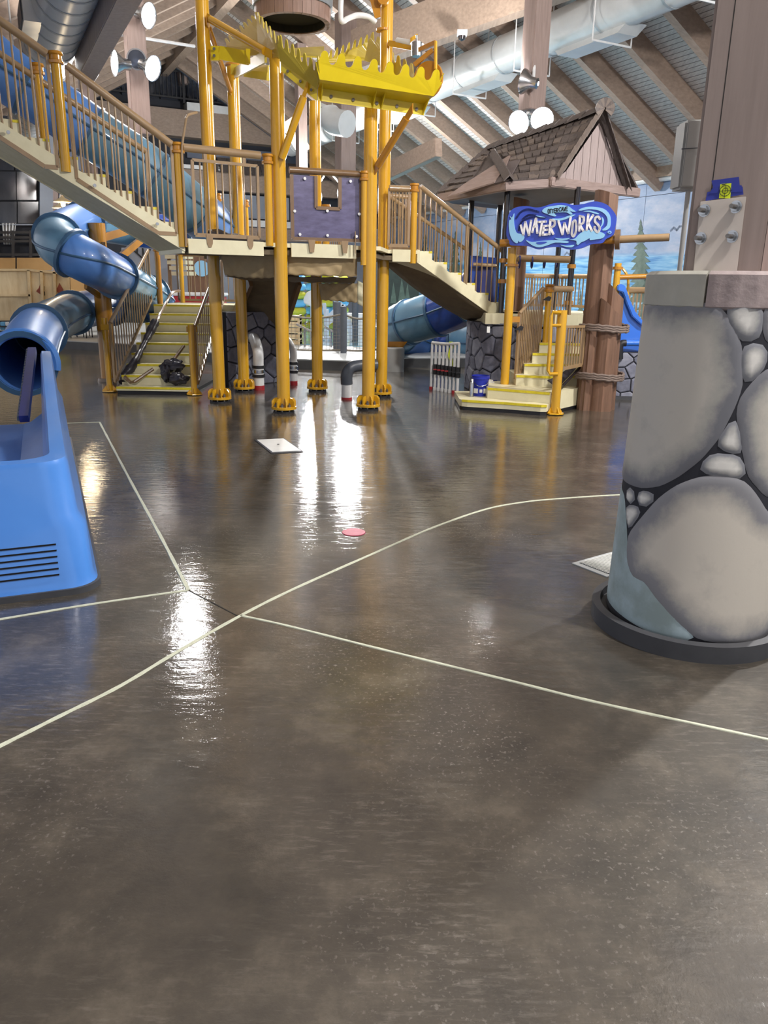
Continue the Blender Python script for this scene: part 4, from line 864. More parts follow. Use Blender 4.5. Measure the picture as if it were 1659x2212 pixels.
for k, pl_ in enumerate(voronoi(3.9, 1.1, .27, 5, .008)): stone_piece(pl_, drum, .03, ('stone_a', 'stone_b', 'stone_c')[k % 3], hs)
hd = thing('hut_deck', 'cream deck on the stone base under the hut roof', 'platform', HC+Z*1.1)
MB().cyl(HC+Z*1.09, HC+Z*HZ, HR-.10, n=40).build('deck_plate', 'cream', hd)
MB().box((1.5, 12.1, 1.09), (2.1, 12.9, HZ)).build('deck_extension', 'cream', hd)
lb_t = P(1055, 712, 11.85); one('white_tag', MB().obox(P(1055, 712, 11.6), X*.022, Y*.004, Z*.045), 'label_white', 'small white tag hanging below the right staircase end', 'tag')
def hpost(px, py, Yd, zt, label, r=.045):
    c = P(px, py, Yd); t = thing('hut_post', label, 'post', (c.x, c.y, HZ), 'black hut posts'); MB().cyl(V((c.x, c.y, HZ-.1)), V((c.x, c.y, zt)), r, n=16).build('shaft', 'black_gloss', t, True)
    return c, t
hpost(1015, 530, 13.8, 3.15, 'glossy black hut post farthest left behind the stair railing')
hpost(1078, 480, 14.3, 3.15, 'black hut post behind the left end of the sign')
c_, t_ = hpost(1088, 560, 12.3, 3.15, 'black hut post at the foot of the right staircase railing')
for zc in (1.72, 2.02): MB().lathe(V((c_.x, c_.y, zc)), [(.045, -.03), (.07, -.03), (.07, .03), (.045, .03)], 16).build('clamp', 'orange', t_, True)
c_, t_ = hpost(1236, 560, 12.2, 3.06, 'black hut post at the head of the stairs below the sign')
for zc in (1.42, 1.62, 1.95): MB().lathe(V((c_.x, c_.y, zc)), [(.045, -.03), (.065, -.03), (.065, .03), (.045, .03)], 16).build('clamp', 'orange', t_, True)
hpost(1204, 570, 14.2, 3.15, 'black hut post at the back, seen below the sign middle')
# ---- roof
rT = P(948, 420, 13.0); rK = P(1098, 392, 12.0); rG0 = P(1208, 384, 12.0); rA = P(1300, 240, 12.3); rG1 = P(1348, 404, 12.7); rR = P(1380, 408, 12.9); rB = P(1056, 322, 14.6)
ro = thing('shingled_canopy', 'steep wood-shingled roof of the hut', 'roof', V((HC.x, HC.y, 3.0)))
rBk = rG1+(rB-rA)*.9; rTb = rT+V((.35, 1.9, .1))
MB().grid(lambda a, b: lerp(lerp(rK, rG0, a), lerp(rB, rA, a), b), 6, 6).build('roof_plane', 'shingle', ro, solid=.03)
for pl_ in ([rT, rK, rB], [rA, rR, rBk, rB], [rT, rB, rTb], [rB, rBk, rTb]): MB().prism(pl_, -Z*.04).build('roof_plane', 'shingle', ro)
MB().prism([rT, rK, rG0, rG1, rR, rBk, rTb], -Z*.05).build('soffit', 'soffit', ro)
def shingles(a, b, c, d, rows, cols, out, mt=('shingle', 'shingle', 'shingle_light')):
    """a->b eave, d->c ridge"""
    for i in range(rows):
        f0, f1 = i/rows, (i+1.25)/rows
        e0, e1 = lerp(a, d, f0), lerp(b, c, f0); g0, g1 = lerp(a, d, min(f1, 1)), lerp(b, c, min(f1, 1)); L = (e1-e0).length
        n = max(1, round(cols*L/(b-a).length)); sh = .5/n*(i % 2)
        for j in range(n+(1 if i % 2 else 0)):
            s0 = max(0, j/n-sh); s1 = min(1, (j+1)/n-sh)
            if s1-s0 < .02: continue
            s1 -= .012; lift = random.uniform(.03, .055); dz = random.uniform(-.015, .02)
            dn_ = (lerp(e0, e1, s0)-lerp(g0, g1, s0)).normalized()*dz
            q = [lerp(e0, e1, s0)+dn_+out*lift, lerp(e0, e1, s1)+dn_+out*lift, lerp(g0, g1, s1)+out*.012, lerp(g0, g1, s0)+out*.012]
            MB().prism(q, -out*.028).build('shingle', random.choice(mt), ro)
n1 = (rG0-rK).cross(rB-rK).normalized(); n1 = n1 if n1.z > 0 else -n1
shingles(rK, rG0, rA, rB, 7, 5, n1)
n2 = (rK-rT).cross(rB-rT).normalized(); n2 = n2 if n2.z > 0 else -n2
shingles(lerp(rT, rK, .0), lerp(rT, rK, .42), lerp(rB, rK, .10), lerp(rB, rT, .04), 7, 4, n2)
def onp(px, py, o): return PL(px, py, rT+n2*o, n2)
MB().prism([onp(x, y, .03) for x, y in ((966, 428), (1000, 402), (1104, 336), (1090, 368), (1068, 396))], n2*.02).build('barge_board', 'hutbeam', ro)
MB().prism([onp(x, y, .02) for x, y in ((1068, 398), (1104, 336), (1140, 316), (1122, 350), (1100, 390))], n2*.015).build('barge_board', 'soffit', ro)
# ridge, hip and rake caps
def caprow(p, q, n, w, mt='shingle_light'):
    d = (q-p).normalized(); s = d.cross(Z).normalized()
    for i in range(n):
        a, b = lerp(p, q, i/n), lerp(p, q, (i+1.2)/n)
        m = MB(); 
        for sg in (-1, 1): m.prism([a+Z*.07, b+Z*.045, b+s*sg*w-Z*w*.4, a+s*sg*w-Z*w*.4+Z*.02], Z*.022)
        m.build('cap_shingle', mt, ro)
caprow(rA, rB, 9, .11, 'shingle'); caprow(rA+V((0, -.02, .02)), rG1+V((.05, -.04, -.02)), 8, .07, 'shingle'); caprow(rA+V((0, -.03, .02)), rG0+V((-.03, -.05, 0)), 8, .05); caprow(rB, rT, 9, .07, 'shingle'); caprow(lerp(rB, rK, .30)+n1*.05, rK+V((0, -.06, .03)), 8, .075, 'shingle')
# gable boards
gz = MB(); NB = 9
for i in range(NB):
    f0, f1 = i/NB, (i+.95)/NB; b0_, b1_ = lerp(rG0, rG1, f0), lerp(rG0, rG1, f1)
    def topz(f): return lerp(rG0, rA, f*2) if False else None
    fa = (lerp(rG0, rG1, .0)); apexf = .58
    def tp(f): return lerp(rG0, rA, f/apexf) if f < apexf else lerp(rA, rG1, (f-apexf)/(1-apexf))
    q0, q1 = tp(f0), tp(f1); top0 = V((b0_.x, b0_.y, max(q0.z-.06, b0_.z+.01))); top1 = V((b1_.x, b1_.y, max(q1.z-.06, b1_.z+.01)))
    poly = [b0_, b1_, top1]+([V((lerp(rG0, rG1, apexf).x, lerp(rG0, rG1, apexf).y, rA.z-.06))] if f0 < apexf < f1 else [])+[top0]
    MB().prism([p+V((0, .06, 0)) for p in poly], Y*.03).build('gable_board', 'hutboard', ro)
for a_, b_, w_ in ((rT-Z*.06, rK-Z*.06, .13), (rK-Z*.07+V((-.05, 0, 0)), rG0-Z*.06+V((.1, 0, 0)), .12), (rG0-Z*.06+V((-.15, -.05, 0)), rR-Z*.06, .13)): MB().bar(a_, b_, .09, w_).build('beam', 'hutbeam', ro, bevel=.012)
ridge_end = rA+V((.02, -.08, .02)); rt_ = (rA-rB).normalized()
for k in range(11):
    an = math.radians(-35+250*k/10); e = X*math.cos(an)+Z*math.sin(an); s = e.cross(Y)*.028
    MB().prism([ridge_end+e*.02-s*.4, ridge_end+e*.02+s*.4, ridge_end+e*.135+s-Y*.03, ridge_end+e*.135-s-Y*.03], Y*.025).build('ridge_fan', ('shingle_light', 'shingle')[k % 2], ro)
# ---- log bundle
def log(c, r, z1, tilt, name='log', parent=None, seed=1):
    rnd = random.Random(seed); n = 22; m = MB(); prof = [r*(1+.10*rnd.uniform(-1, 1)+.06*math.sin(k*2.1)) for k in range(n)]; vs = []
    for i in range(7):
        f = i/6
        for k in range(n):
            an = 2*math.pi*k/n; zt = z1-tilt*math.cos(an) if i == 6 else z1*f*.98
            vs.append(V((c[0]+math.cos(an)*prof[k]*(1.08-.16*f), c[1]+math.sin(an)*prof[k]*(1.08-.16*f), zt)))
    fs = [(i*n+k, i*n+(k+1) % n, (i+1)*n+(k+1) % n, (i+1)*n+k) for i in range(6) for k in range(n)]+[tuple(range(6*n, 7*n))]
    return m.add(vs, fs).build(name, 'log', parent, True)
lg = thing('log_bundle', 'bundle of brown carved logs bound with rope beside the stairs', 'log', (3.0, 10.9, 0))
log((2.90, 10.98), .16, 2.84, .05, parent=lg, seed=3); log((3.09, 10.92), .15, 1.60, .14, parent=lg, seed=5); log((3.0, 10.76), .14, 1.40, .12, parent=lg, seed=9); log((2.80, 10.80), .10, 1.1, .03, parent=lg, seed=12)
for zc in (1.12, .47):
    rp = thing_r = None
    for k in range(3):
        pts = [V((2.985+.325*math.cos(a_), 10.88+.285*math.sin(a_), zc+(k-1)*.030+.012*math.sin(a_*2))) for a_ in [2*math.pi*j/40 for j in range(41)]]
        MB().path([p+V((0, 0, .006*math.sin(j*2.4))) for j, p in enumerate(pts)], [.017+.003*(j % 2) for j in range(41)], 7).build('rope', 'rope', lg, True)
l2 = P(1122, 500, 13.2); t = thing('log_post', 'single weathered log standing behind the left of the sign', 'log', (l2.x, l2.y, HZ)); 
lo2 = log((l2.x, l2.y), .14, 2.98, .03, parent=t, seed=21)
# ---- sign
sA, sB, sC = P(1096, 530, 11.05), P(1338, 530, 10.55), P(1096, 440, 11.05)
sdx = (sB-sA); sn = sdx.cross(Z).normalized(); sn = sn if sn.y < 0 else -sn
def SG(cx, cy, o=0.0):            # sign-drawing coordinates (1659 x 893 sheet) to the board
    return PL(1090+cx*260/1659, 420+cy*140/893, sA+sn*o, sn)
sg = thing('sign_board', 'blue wavy sign reading OTTER CAVE WATER WORKS with swimming otters', 'sign', SG(800, 760))
def smooth2(pts, n=4, closed=True):
    q = [V((x, y, 0)) for x, y in pts]; m = len(q); out = []
    for i in range(m):
        a, b, c, d = q[i-1], q[i], q[(i+1) % m], q[(i+2) % m]
        for k in range(n): t = k/n; out.append(.5*((2*b)+(c-a)*t+(2*a-5*b+4*c-d)*t*t+(3*b-a-3*c+d)*t**3))
    return [(p.x, p.y) for p in out]
def plate(pts, o0, o1, name, mt, n=4, parent=None): return MB().prism([SG(x, y, o0) for x, y in smooth2(pts, n)], sn*(o1-o0)).build(name, mt, parent or sg)
plate([(35, 560), (45, 400), (70, 270), (150, 190), (300, 165), (450, 185), (560, 165), (680, 128), (830, 122), (960, 150), (1080, 140), (1200, 108), (1300, 105), (1420, 150), (1500, 230), (1545, 320), (1530, 450), (1500, 560), (1400, 620), (1350, 672), (1200, 690), (1060, 745), (900, 762), (740, 725), (600, 735), (470, 760), (330, 715), (200, 708), (90, 700), (70, 640)], -.05, 0, 'board', 'sign_blue')
otters = [[(520, 235), (575, 180), (680, 160), (780, 148), (880, 165), (930, 200), (985, 238), (940, 240), (900, 225), (940, 270), (905, 278), (860, 250), (760, 250), (690, 265), (715, 290), (690, 305), (600, 275)],
          [(75, 300), (105, 320), (135, 262), (130, 350), (140, 450), (170, 530), (230, 545), (275, 580), (260, 630), (215, 660), (195, 640), (175, 675), (120, 640), (80, 560), (62, 440), (68, 360), (95, 345)],
          [(890, 625), (970, 610), (1040, 540), (1140, 490), (1240, 505), (1330, 520), (1385, 555), (1350, 605), (1260, 620), (1180, 632), (1175, 605), (1110, 640), (1060, 660), (1010, 700), (1000, 670), (985, 695), (990, 640)]]
for o_ in otters: plate(o_, .0, .022, 'otter', 'sign_light', 3)
for w_ in ([(1020, 215), (1120, 175), (1260, 175), (1380, 205), (1450, 280), (1465, 380), (1450, 460), (1400, 495), (1345, 490), (1410, 430), (1420, 340), (1380, 270), (1290, 220), (1160, 205), (1060, 225)],
           [(1085, 235), (1180, 225), (1300, 262), (1280, 275), (1180, 245)], [(295, 630), (380, 655), (520, 640), (700, 630), (875, 645), (860, 670), (700, 665), (600, 700), (480, 730), (380, 700)],
           [(650, 335), (780, 330), (900, 290), (980, 280), (880, 330), (760, 362)], [(690, 600), (800, 610), (900, 600), (860, 625), (760, 628)], [(770, 695), (860, 705), (960, 695), (930, 728), (840, 722)],
           [(1340, 310), (1370, 350), (1360, 410), (1320, 460), (1345, 390)], [(430, 295), (500, 300), (570, 318), (500, 315)]): plate(w_, .0, .016, 'wave', 'sign_light', 3)
MB().prism([SG(x, y, .016) for x, y in smooth2([(435, 665), (500, 650), (590, 655), (520, 685), (460, 685)], 3)], sn*.004).build('wave_hole', 'sign_blue', sg)
pr_ = [(1448+math.cos(a_)*28, 522+math.sin(a_)*22) for a_ in [2*math.pi*k/12 for k in range(12)]]; plate(pr_, 0, .014, 'bubble', 'sign_light', 1); plate([(1448+(x-1448)*.5, 522+(y-522)*.4) for x, y in pr_], .014, .018, 'bubble_hole', 'sign_blue', 1)
for w_ in ([(160, 330), (230, 240), (330, 205), (470, 240)], [(250, 340), (330, 285), (430, 290)], [(195, 500), (215, 420), (260, 360), (380, 315), (560, 320)]):
    m = MB(); q = catmull([V((x, y, 0)) for x, y in w_], 5)
    for a_, b_ in zip(q[:-1], q[1:]): stroke2(m, [SG(a_.x, a_.y, 0), SG(b_.x, b_.y, 0)], .022, sn*.012)
    m.build('ripple', 'sign_ink', sg)
def letter(strokes, w, name, mt, o0=.0, o1=.02):
    m = MB()
    for st in strokes:
        q = [V((x, y, 0)) for x, y in st]; q = catmull(q, 5) if len(q) > 2 else q
        if len(st) > 2 and st[0] != st[-1] and len(st) <= 3: q = [V((x, y, 0)) for x, y in st]
        for a_, b_ in zip(q[:-1], q[1:]):
            A_, B_ = SG(a_.x, a_.y, o0), SG(b_.x, b_.y, o0); stroke2(m, [A_, B_], w, sn*(o1-o0))
        for p_ in (q[0], q[-1]): c = SG(p_.x, p_.y, o0); m.cyl(c, c+sn*(o1-o0), w/2, n=8)
    return m.build(name, mt, sg)
WL = [[[(228, 430), (262, 555)], [(262, 555), (290, 385)], [(290, 385), (340, 560)], [(340, 560), (368, 365)]],
      [[(385, 520), (435, 335)], [(435, 335), (455, 530)], [(410, 445), (450, 440)]],
      [[(470, 380), (570, 375)], [(520, 380), (490, 565)]],
      [[(545, 440), (530, 555)], [(545, 440), (600, 432)], [(538, 495), (590, 488)], [(530, 555), (588, 552)]],
      [[(635, 355), (620, 550)], [(635, 355), (690, 370), (685, 430), (630, 460)], [(635, 460), (672, 545)]],
      [[(745, 370), (800, 550)], [(800, 550), (828, 400)], [(828, 400), (880, 535)], [(880, 535), (912, 320)]],
      [[(935, 470), (945, 385), (975, 365), (990, 420), (985, 510), (955, 575), (930, 550), (935, 470)]],
      [[(1040, 300), (1032, 500)], [(1040, 300), (1092, 320), (1085, 390), (1035, 420)], [(1040, 420), (1085, 500)]],
      [[(1155, 280), (1135, 490)], [(1220, 290), (1150, 400)], [(1155, 395), (1205, 500)]],
      [[(1315, 340), (1290, 310), (1255, 325), (1250, 375), (1290, 420), (1312, 470), (1285, 520), (1245, 480), (1242, 450)]]]
for s_ in WL: letter(s_, .027, 'letter', 'sign_white', .0, .026)
def small(ch, x, y, w, h):
    G = {'O': [[(0, .5), (.15, .05), (.5, 0), (.9, .2), (1, .6), (.7, 1), (.25, .95), (0, .5)]], 'T': [[(0, .05), (1, 0)], [(.5, .03), (.4, 1)]], 'E': [[(.1, 0), (0, 1)], [(.1, 0), (1, 0)], [(.05, .5), (.8, .48)], [(0, 1), (.95, .97)]],
         'R': [[(.1, 0), (0, 1)], [(.1, 0), (.9, .1), (.8, .5), (.05, .55)], [(.2, .55), (1, 1)]], 'C': [[(1, .15), (.6, 0), (.1, .3), (0, .7), (.4, 1), (1, .85)]], 'A': [[(0, 1), (.55, 0)], [(.55, 0), (1, 1)], [(.2, .65), (.8, .62)]], 'V': [[(0, 0), (.45, 1)], [(.45, 1), (1, 0)]]}
    return [[(x+a_*w, y+b_*h) for a_, b_ in st] for st in G[ch]]
for k, ch in enumerate('OTTER'): letter(small(ch, 598+k*29, 205-k*3.5+(8 if k == 2 else 0), 24, 56-(8 if k == 2 else 0)), .0085, 'letter', 'ink', .022, .026)
for k, ch in enumerate('CAVE'): letter(small(ch, 752+k*31, 178-k*2, 25, 54), .0085, 'letter', 'ink', .022, .026)
# bar that carries the sign and the spout
sbm = thing('sign_bar', 'yellow bar behind the sign ending in a tan water spout', 'pipe', P(1200, 524, 11.0))
ba1, ba2, ba3 = SG(-60, 672, -.12), SG(1560, 622, -.12), SG(2270, 590, -.12)
MB().cyl(ba1, ba2, .052, n=18).build('bar', 'orange', sbm, True); MB().cyl(ba2, ba3, .048, n=18).build('spout', 'tan', sbm, True)
dsp = (ba3-ba2).normalized(); MB().cyl(ba2-dsp*.03, ba2+dsp*.03, .125, n=24).build('flange', 'tan_dark', sbm, True); MB().cyl(ba3-dsp*.01, ba3+dsp*.004, .04, n=16).build('spout_mouth', 'hole', sbm)
yp = V((1.72, 11.25, 0)); newel(yp.x, yp.y, .28, 2.16, 'long plain yellow post under the left of the sign', .062, cap=False)
one('post_collar', MB().lathe(V((yp.x, yp.y, 1.93)), [(.06, -.02), (.10, -.015), (.10, .015), (.06, .02)], 18), 'orange', 'orange collar ring on the long yellow post under the sign', 'collar', smooth=True, loc=(yp.x, yp.y, 1.9))
one('hut_rail', MB().cyl(P(1100, 557, 12.2), P(1232, 561, 11.95), .052, n=14), 'tan', 'thick tan rail joining the yellow post and the black post under the sign', 'rail', smooth=True)
for k, xx in enumerate((1122, 1149, 1176, 1203)):
    c = P(xx, 566, 12.1); MB_ = MB().path([c+V((0, .06*math.cos(a_), .085*math.sin(a_))) for a_ in [2*math.pi*j/16 for j in range(17)]], .012, 6)
    one('hanging_ring', MB_, 'navy', '%s navy ring hanging on the tan rail under the sign' % ('first', 'second', 'third', 'fourth')[k], 'ring', 'navy rings on the rail', smooth=True)
# ---- hut deck railings
arc = [P(1098, 600, 13.6), P(1150, 600, 14.3), P(1215, 600, 14.4), P(1285, 600, 13.6)]
for k in range(3): railing('hut_railing', ('left', 'middle', 'right')[k]+' section of the tan railing round the back of the hut deck', arc[k].xy, arc[k+1].xy, HZ+.08, HZ+.08, 1.83, 1.83, (9, 11, 9)[k], 'tan railings of the hut', hr=.04, r=.012)
MBx = MB().path(catmull([V((3.35, 12.3, 1.9)), V((3.5, 12.2, 1.95)), V((3.62, 12.15, 1.8)), V((3.64, 12.14, 1.55))], 5), .02, 8); one('grab_loop', MBx, 'yellow', 'curved yellow grab bar behind the log bundle', 'rail', smooth=True)
# ---- entry stairs
lv = [(.14, 1.02, 10.55), (.285, 1.42, 10.78), (.43, 1.86, 11.10), (.57, 2.00, 11.30), (.71, 2.14, 11.48), (.85, 2.26, 11.62), (.99, 2.42, 11.80), (1.12, 2.5, 11.95)]
es = thing('entry_staircase', 'wide cream entry stairs with yellow nosings below the sign', 'staircase', (2.0, 10.7, 0))
for k, (z, xl, yf) in enumerate(lv):
    xr = 2.98; yb = 12.4; zl = .05 if k < 2 else z-.16
    if k == 0:
        r = .12; o_ = [V((xl, 11.5, 0)), V((xl, yf+r, 0)), V((xl+.03, yf+.05, 0)), V((xl+.10, yf+.01, 0)), V((1.6, yf-.14, 0)), V((2.06, yf-.34, 0)), V((2.14, yf-.33, 0)), V((2.18, yf-.25, 0)), V((2.2, yf+.3, 0)), V((2.2, 11.5, 0))]
    elif k == 1: o_ = [V((xl, 11.6, 0)), V((xl, yf, 0)), V((2.20, yf-.42, 0)), V((2.30, yf-.38, 0)), V((2.78, yf+.2, 0)), V((2.78, 11.6, 0))]
    elif k == 2: o_ = [V((xl, 11.9, 0)), V((xl, yf, 0)), V((2.4, yf-.10, 0)), V((2.56, yf+.0, 0)), V((2.86, yf+.15, 0)), V((2.86, 11.9, 0))]
    else: o_ = [V((xl, yb, 0)), V((xl, yf, 0)), V((xr, yf, 0)), V((xr, yb, 0))]
    stp = MB().prism([p+Z*zl for p in o_], Z*(z-zl)).build('step', 'cream', es)
    i0, i1 = {0: (2, 6), 1: (1, 2), 2: (1, 4)}.get(k, (1, 2))
    m = MB()
    for a_, b_ in zip(o_[i0:i1], o_[i0+1:i1+1]): m.bar(a_+Z*(z-.012), b_+Z*(z-.012), .02, .032)
    m.build('nosing', 'nosing', stp)
    if k < 2: MB().prism([lerp(p, V((2.0, 11.2, 0)), .012) for p in o_], Z*.05).build('kick_base', 'black', es)
fp = GZ(1198, 895); newel(fp.x, fp.y, 0, 1.36, 'bright yellow post with a bolted foot in front of the entry stairs', .062, cap=False, foot=True)
gl_ = thing('gate_loop', 'yellow pipe loop fixed to the bright yellow post', 'rail', P(1188, 806, 10.3))
q_ = [P(1213, 676, 10.26), P(1195, 675, 10.3), P(1191, 682, 10.3), P(1187, 760, 10.3), P(1184, 800, 10.3), P(1188, 808, 10.3), P(1205, 808, 10.28)]
MB().path(q_, .024, 8).build('loop', 'yellow', gl_, True); MB().cyl(P(1192, 703, 10.3), P(1212, 703, 10.28), .02, n=8).build('cross_bar', 'yellow', gl_)
ga, gb = P(1214, 740, 10.35), P(1260, 740, 10.75)
railing('stair_gate', 'small tan gate hinged to the bright yellow post', ga.xy, gb.xy, P(1214, 797, 10.35).z, P(1260, 788, 10.75).z, P(1214, 706, 10.35).z, P(1260, 705, 10.75).z, 8, hand=False, r=.012)
np_ = P(1178, 742, 11.75); newel(np_.x, np_.y, .85, 1.66, 'yellow railing post halfway up the entry stairs', .05)
ra, rb = P(1118, 740, 11.25), P(1168, 700, 11.72)
railing('stair_railing', 'sloping tan railing on the left of the entry stairs', ra.xy, rb.xy, .36, .80, 1.28, 1.63, 13, 'tan railings of the hut', hr=.026, r=.011, mt='tan')
railing('stair_railing', 'short tan railing between the halfway post and the black post', P(1184, 700, 11.78).xy, P(1228, 700, 11.95).xy, .95, .95, 1.62, 1.62, 7, 'tan railings of the hut', hr=.045, r=.011)
for k, (x_, y_) in enumerate(((1122, 711), (1182, 647))):
    c = P(x_, y_, 11.2 if k == 0 else 11.6); one('wing_bolt', MB().prism([c+V((-.07, 0, -.01)), c+V((.04, 0, -.02)), c+V((.06, 0, .03)), c+V((.02, 0, .05))], Y*.02), 'iron', ('lower' if k == 0 else 'upper')+' black clamp on the sloping entry railing', 'clamp', 'railing clamps')
one('railing_bracket', MB().box((yp.x, yp.y-.03, 1.16), (yp.x+.16, yp.y+.0, 1.24)), 'orange', 'orange bracket between the long yellow post and the sloping railing', 'bracket')
rr2 = P(1262, 690, 11.2); one('side_rail', MB().path(catmull([P(1262, 672, 11.3), P(1266, 700, 11.2), P(1260, 760, 11.0), P(1256, 800, 10.95)], 4), .02, 8), 'tan', 'thin tan side rail right of the entry stairs beside the logs', 'rail', smooth=True)
dbar = thing('drain_bar', 'dark rod and black plastic sheet leaning on the entry stairs', 'rod', P(1215, 840, 10.6)); MB().cyl(P(1214, 834, 10.55), P(1256, 790, 10.9), .022, n=8).build('rod', 'black_gloss', dbar, True); MB().prism([P(1182, 822, 10.85), P(1202, 838, 10.75), P(1214, 838, 10.7), P(1245, 795, 10.95), P(1222, 800, 10.95), P(1205, 812, 10.9)], Y*.02).build('sheet', 'plastic_bag', dbar)
# ---- blue slide and rails right of the logs
slp = [(1334, 616), (1342, 613), (1351, 617), (1360, 645), (1372, 672), (1388, 692), (1420, 704), (1420, 712), (1386, 702), (1366, 684), (1354, 655), (1346, 632), (1334, 628)]
so = thing('wave_slide', 'bright blue open slide curving down right of the logs', 'slide', P(1375, 765, 12.2))
MB().prism([P(x, y, 11.9) for x, y in slp], Y*.08).build('side_rim', 'slide_blue', so, bevel=.012)
MB().prism([P(x, y, 11.98) for x, y in ((1334, 622), (1346, 630), (1354, 655), (1366, 684), (1386, 702), (1420, 712), (1420, 765), (1340, 768))], Y*.5).build('body', 'slide_blue', so)
MB().cyl(P(1352, 741, 11.85), P(1420, 741, 11.8), .045, n=14).build('pipe', 'slide_blue', so, True)
MB().path(catmull([P(1352, 741, 11.85), P(1343, 742, 11.85), P(1339, 752, 11.85), P(1339, 776, 11.85)], 5), .05, 12).build('elbow', 'black', so, True)
ys = P(1332, 606, 12.0); newel(ys.x, ys.y, HZ+.2, 2.0, 'yellow post between the logs and the blue wave slide', .05, cap=False)
one('post_ring', MB().lathe(V((ys.x, ys.y, 1.93)), [(.05, -.02), (.075, -.02), (.075, .02), (.05, .02)], 18), 'orange', 'orange clamp ring on the yellow post behind the logs', 'clamp', smooth=True, loc=(ys.x, ys.y, 1.9))
one('slide_bar', MB().cyl(P(1336, 599, 12.0), P(1430, 596, 11.9), .038, n=12), 'orange', 'yellow crossbar running right behind the stone pillar', 'rail', smooth=True)
railing('slide_railing', 'tan railing behind the blue wave slide', P(1352, 640, 13.2).xy, P(1410, 640, 13.0).xy, 1.0, 1.0, P(1360, 627, 13.1).z, P(1400, 627, 13.0).z, 7, 'tan railings of the hut', hr=.05, r=.015)
rw = thing('stone_plinth', 'painted grey stone plinth below the blue wave slide', 'stone base', V((3.9, 12.2, 0)))
wa, wb2 = GZ(1318, 862), GZ(1420, 866); wdd = (wb2-wa).normalized(); wnn = V((wdd.y, -wdd.x, 0))
MB().prism([wa, wb2, wb2-wnn*.4, wa-wnn*.4], Z*.72).build('core', 'mortar', rw)
MB().prism([wa+wnn*.03, wb2+wnn*.03, wb2, wa], Z*.05).build('kerb', 'base_ring', rw)
for k, pl_ in enumerate(voronoi((wb2-wa).length, .66, .2, 8, .007)): stone_piece(pl_, lambda x, y, o: wa+wdd*x+wnn*o+Z*(y+.05), .02, ('stone_a', 'stone_c', 'stone_b')[k % 3], rw)
# slide entrance with dark opening left of the hut
sl_ = thing('slide_entrance', 'blue slide entrance panel with an arched opening behind the stair railing', 'slide', P(1045, 665, 13.9))
o_ = [(1016, 552), (1072, 557), (1070, 662), (1014, 655)]; MB().prism([P(x, y, 13.6) for x, y in o_], Y*.05).build('panel', 'tube_deep', sl_)
MB().prism([P(x, y, 13.59) for x, y in ((1025, 650), (1025, 605), (1030, 582), (1042, 572), (1056, 576), (1066, 590), (1066, 656))], Y*.01).build('opening', 'navy', sl_)
MB().cyl(P(1022, 571, 13.5), P(1075, 574, 13.5), .03, n=10).build('grab_bar', 'tan', sl_, True)
# big tube slide behind
tube('tube_slide', 'large dark blue tube slide curving on a concrete pedestal behind the yellow columns', [P(1050, 612, 14.6), P(1010, 648, 14.9), P(960, 672, 15.2), P(905, 690, 15.6), P(862, 706, 16.2), P(868, 728, 17.3), P(920, 742, 18.0), P(985, 738, 18.0), P(1040, 740, 17.4)], .43, ['tube_deep', 'tube_deep', 'tube_grey', 'tube_grey', 'tube_blue', 'tube_deep', 'tube_grey'], ringw=.05, thick=1.07)
pc = GZ(853, 801); pc.y -= .05; pdl = thing('slide_pedestal', 'round grey concrete pedestal under the big tube slide', 'pedestal', pc)
MB().lathe(pc, [(.0, 0), (.18, 0), (.18, .44), (.16, .46), (0, .46)], 24).build('pedestal', 'box_grey', pdl, True)
MB().prism([P(828, 738, 15.5), P(880, 738, 15.5), P(866, 756, 15.55), P(842, 756, 15.55)], Y*.08).build('saddle', 'orange', pdl)
# ---- valve rack, pipes and buckets
vr = thing('valve_manifold', 'row of white pipes with black valves and a yellow ribbon', 'pipes', P(965, 845, 12.5))
for k in range(8):
    f = k/7; top = P(934+58*f, 742+4*math.sin(f*3), 12.7-.5*f); bot = GZ(934+58*f, 836+14*f)
    b_ = V((top.x, bot.y if False else top.y, 0)); MB().cyl(b_, V((top.x, top.y, top.z)), .022, n=10).build('pipe', 'pvc', vr, True)
    if k > 0:
        MB().cyl(V((top.x, top.y, .26)), V((top.x, top.y, .42)), .04, n=10).build('valve', 'black', vr, True); MB().obox(V((top.x, top.y-.06, .34)), X*.035, Y*.012, Z*.01).build('handle', 'red' if k < 5 else 'black', vr)
    MB().cyl(V((top.x, top.y, 0)), V((top.x, top.y, .05)), .03, n=10).build('base_collar', 'red' if k in (0, 6, 7) else 'pvc', vr, True)
MB().path(catmull([P(934, 740, 12.7), P(962, 743, 12.45), P(992, 742, 12.2)], 5), .024, 8).build('header', 'pvc', vr, True)
MB().grid(lambda a, b: P(970+8*a+2*math.sin(b*11), 738+66*b, 12.35), 2, 12).build('ribbon', 'target', vr)
def elbow_pipe(label, base, h, r, dx, dy=0, couple=True, mt='pvc'):
    t = thing('drain_pipe', label, 'pipe', base, 'white floor pipes'); c = base
    MB().path(catmull([c, c+Z*h*.5, c+Z*(h-r*2.2), c+Z*(h-r)+V((dx*.25, dy*.25, 0)), c+Z*h+V((dx*.6, dy*.6, 0)), c+Z*(h-.0)+V((dx, dy, 0))], 5), r, 16).build('pipe', mt, t, True)
    MB().cyl(c, c+Z*.07, r*1.04, n=16).build('base_paint', 'red', t, True)
    if couple:
        for z in (.2, .27, .34): MB().cyl(c+Z*z, c+Z*(z+.045), r*1.22, n=16).build('coupling', 'black' if z != .27 else 'steel', t, True)
    return t
elbow_pipe('thick white elbow pipe with black coupling behind the left columns', V((-2.03, 12.35, 0)), .78, .085, -.18, .5)
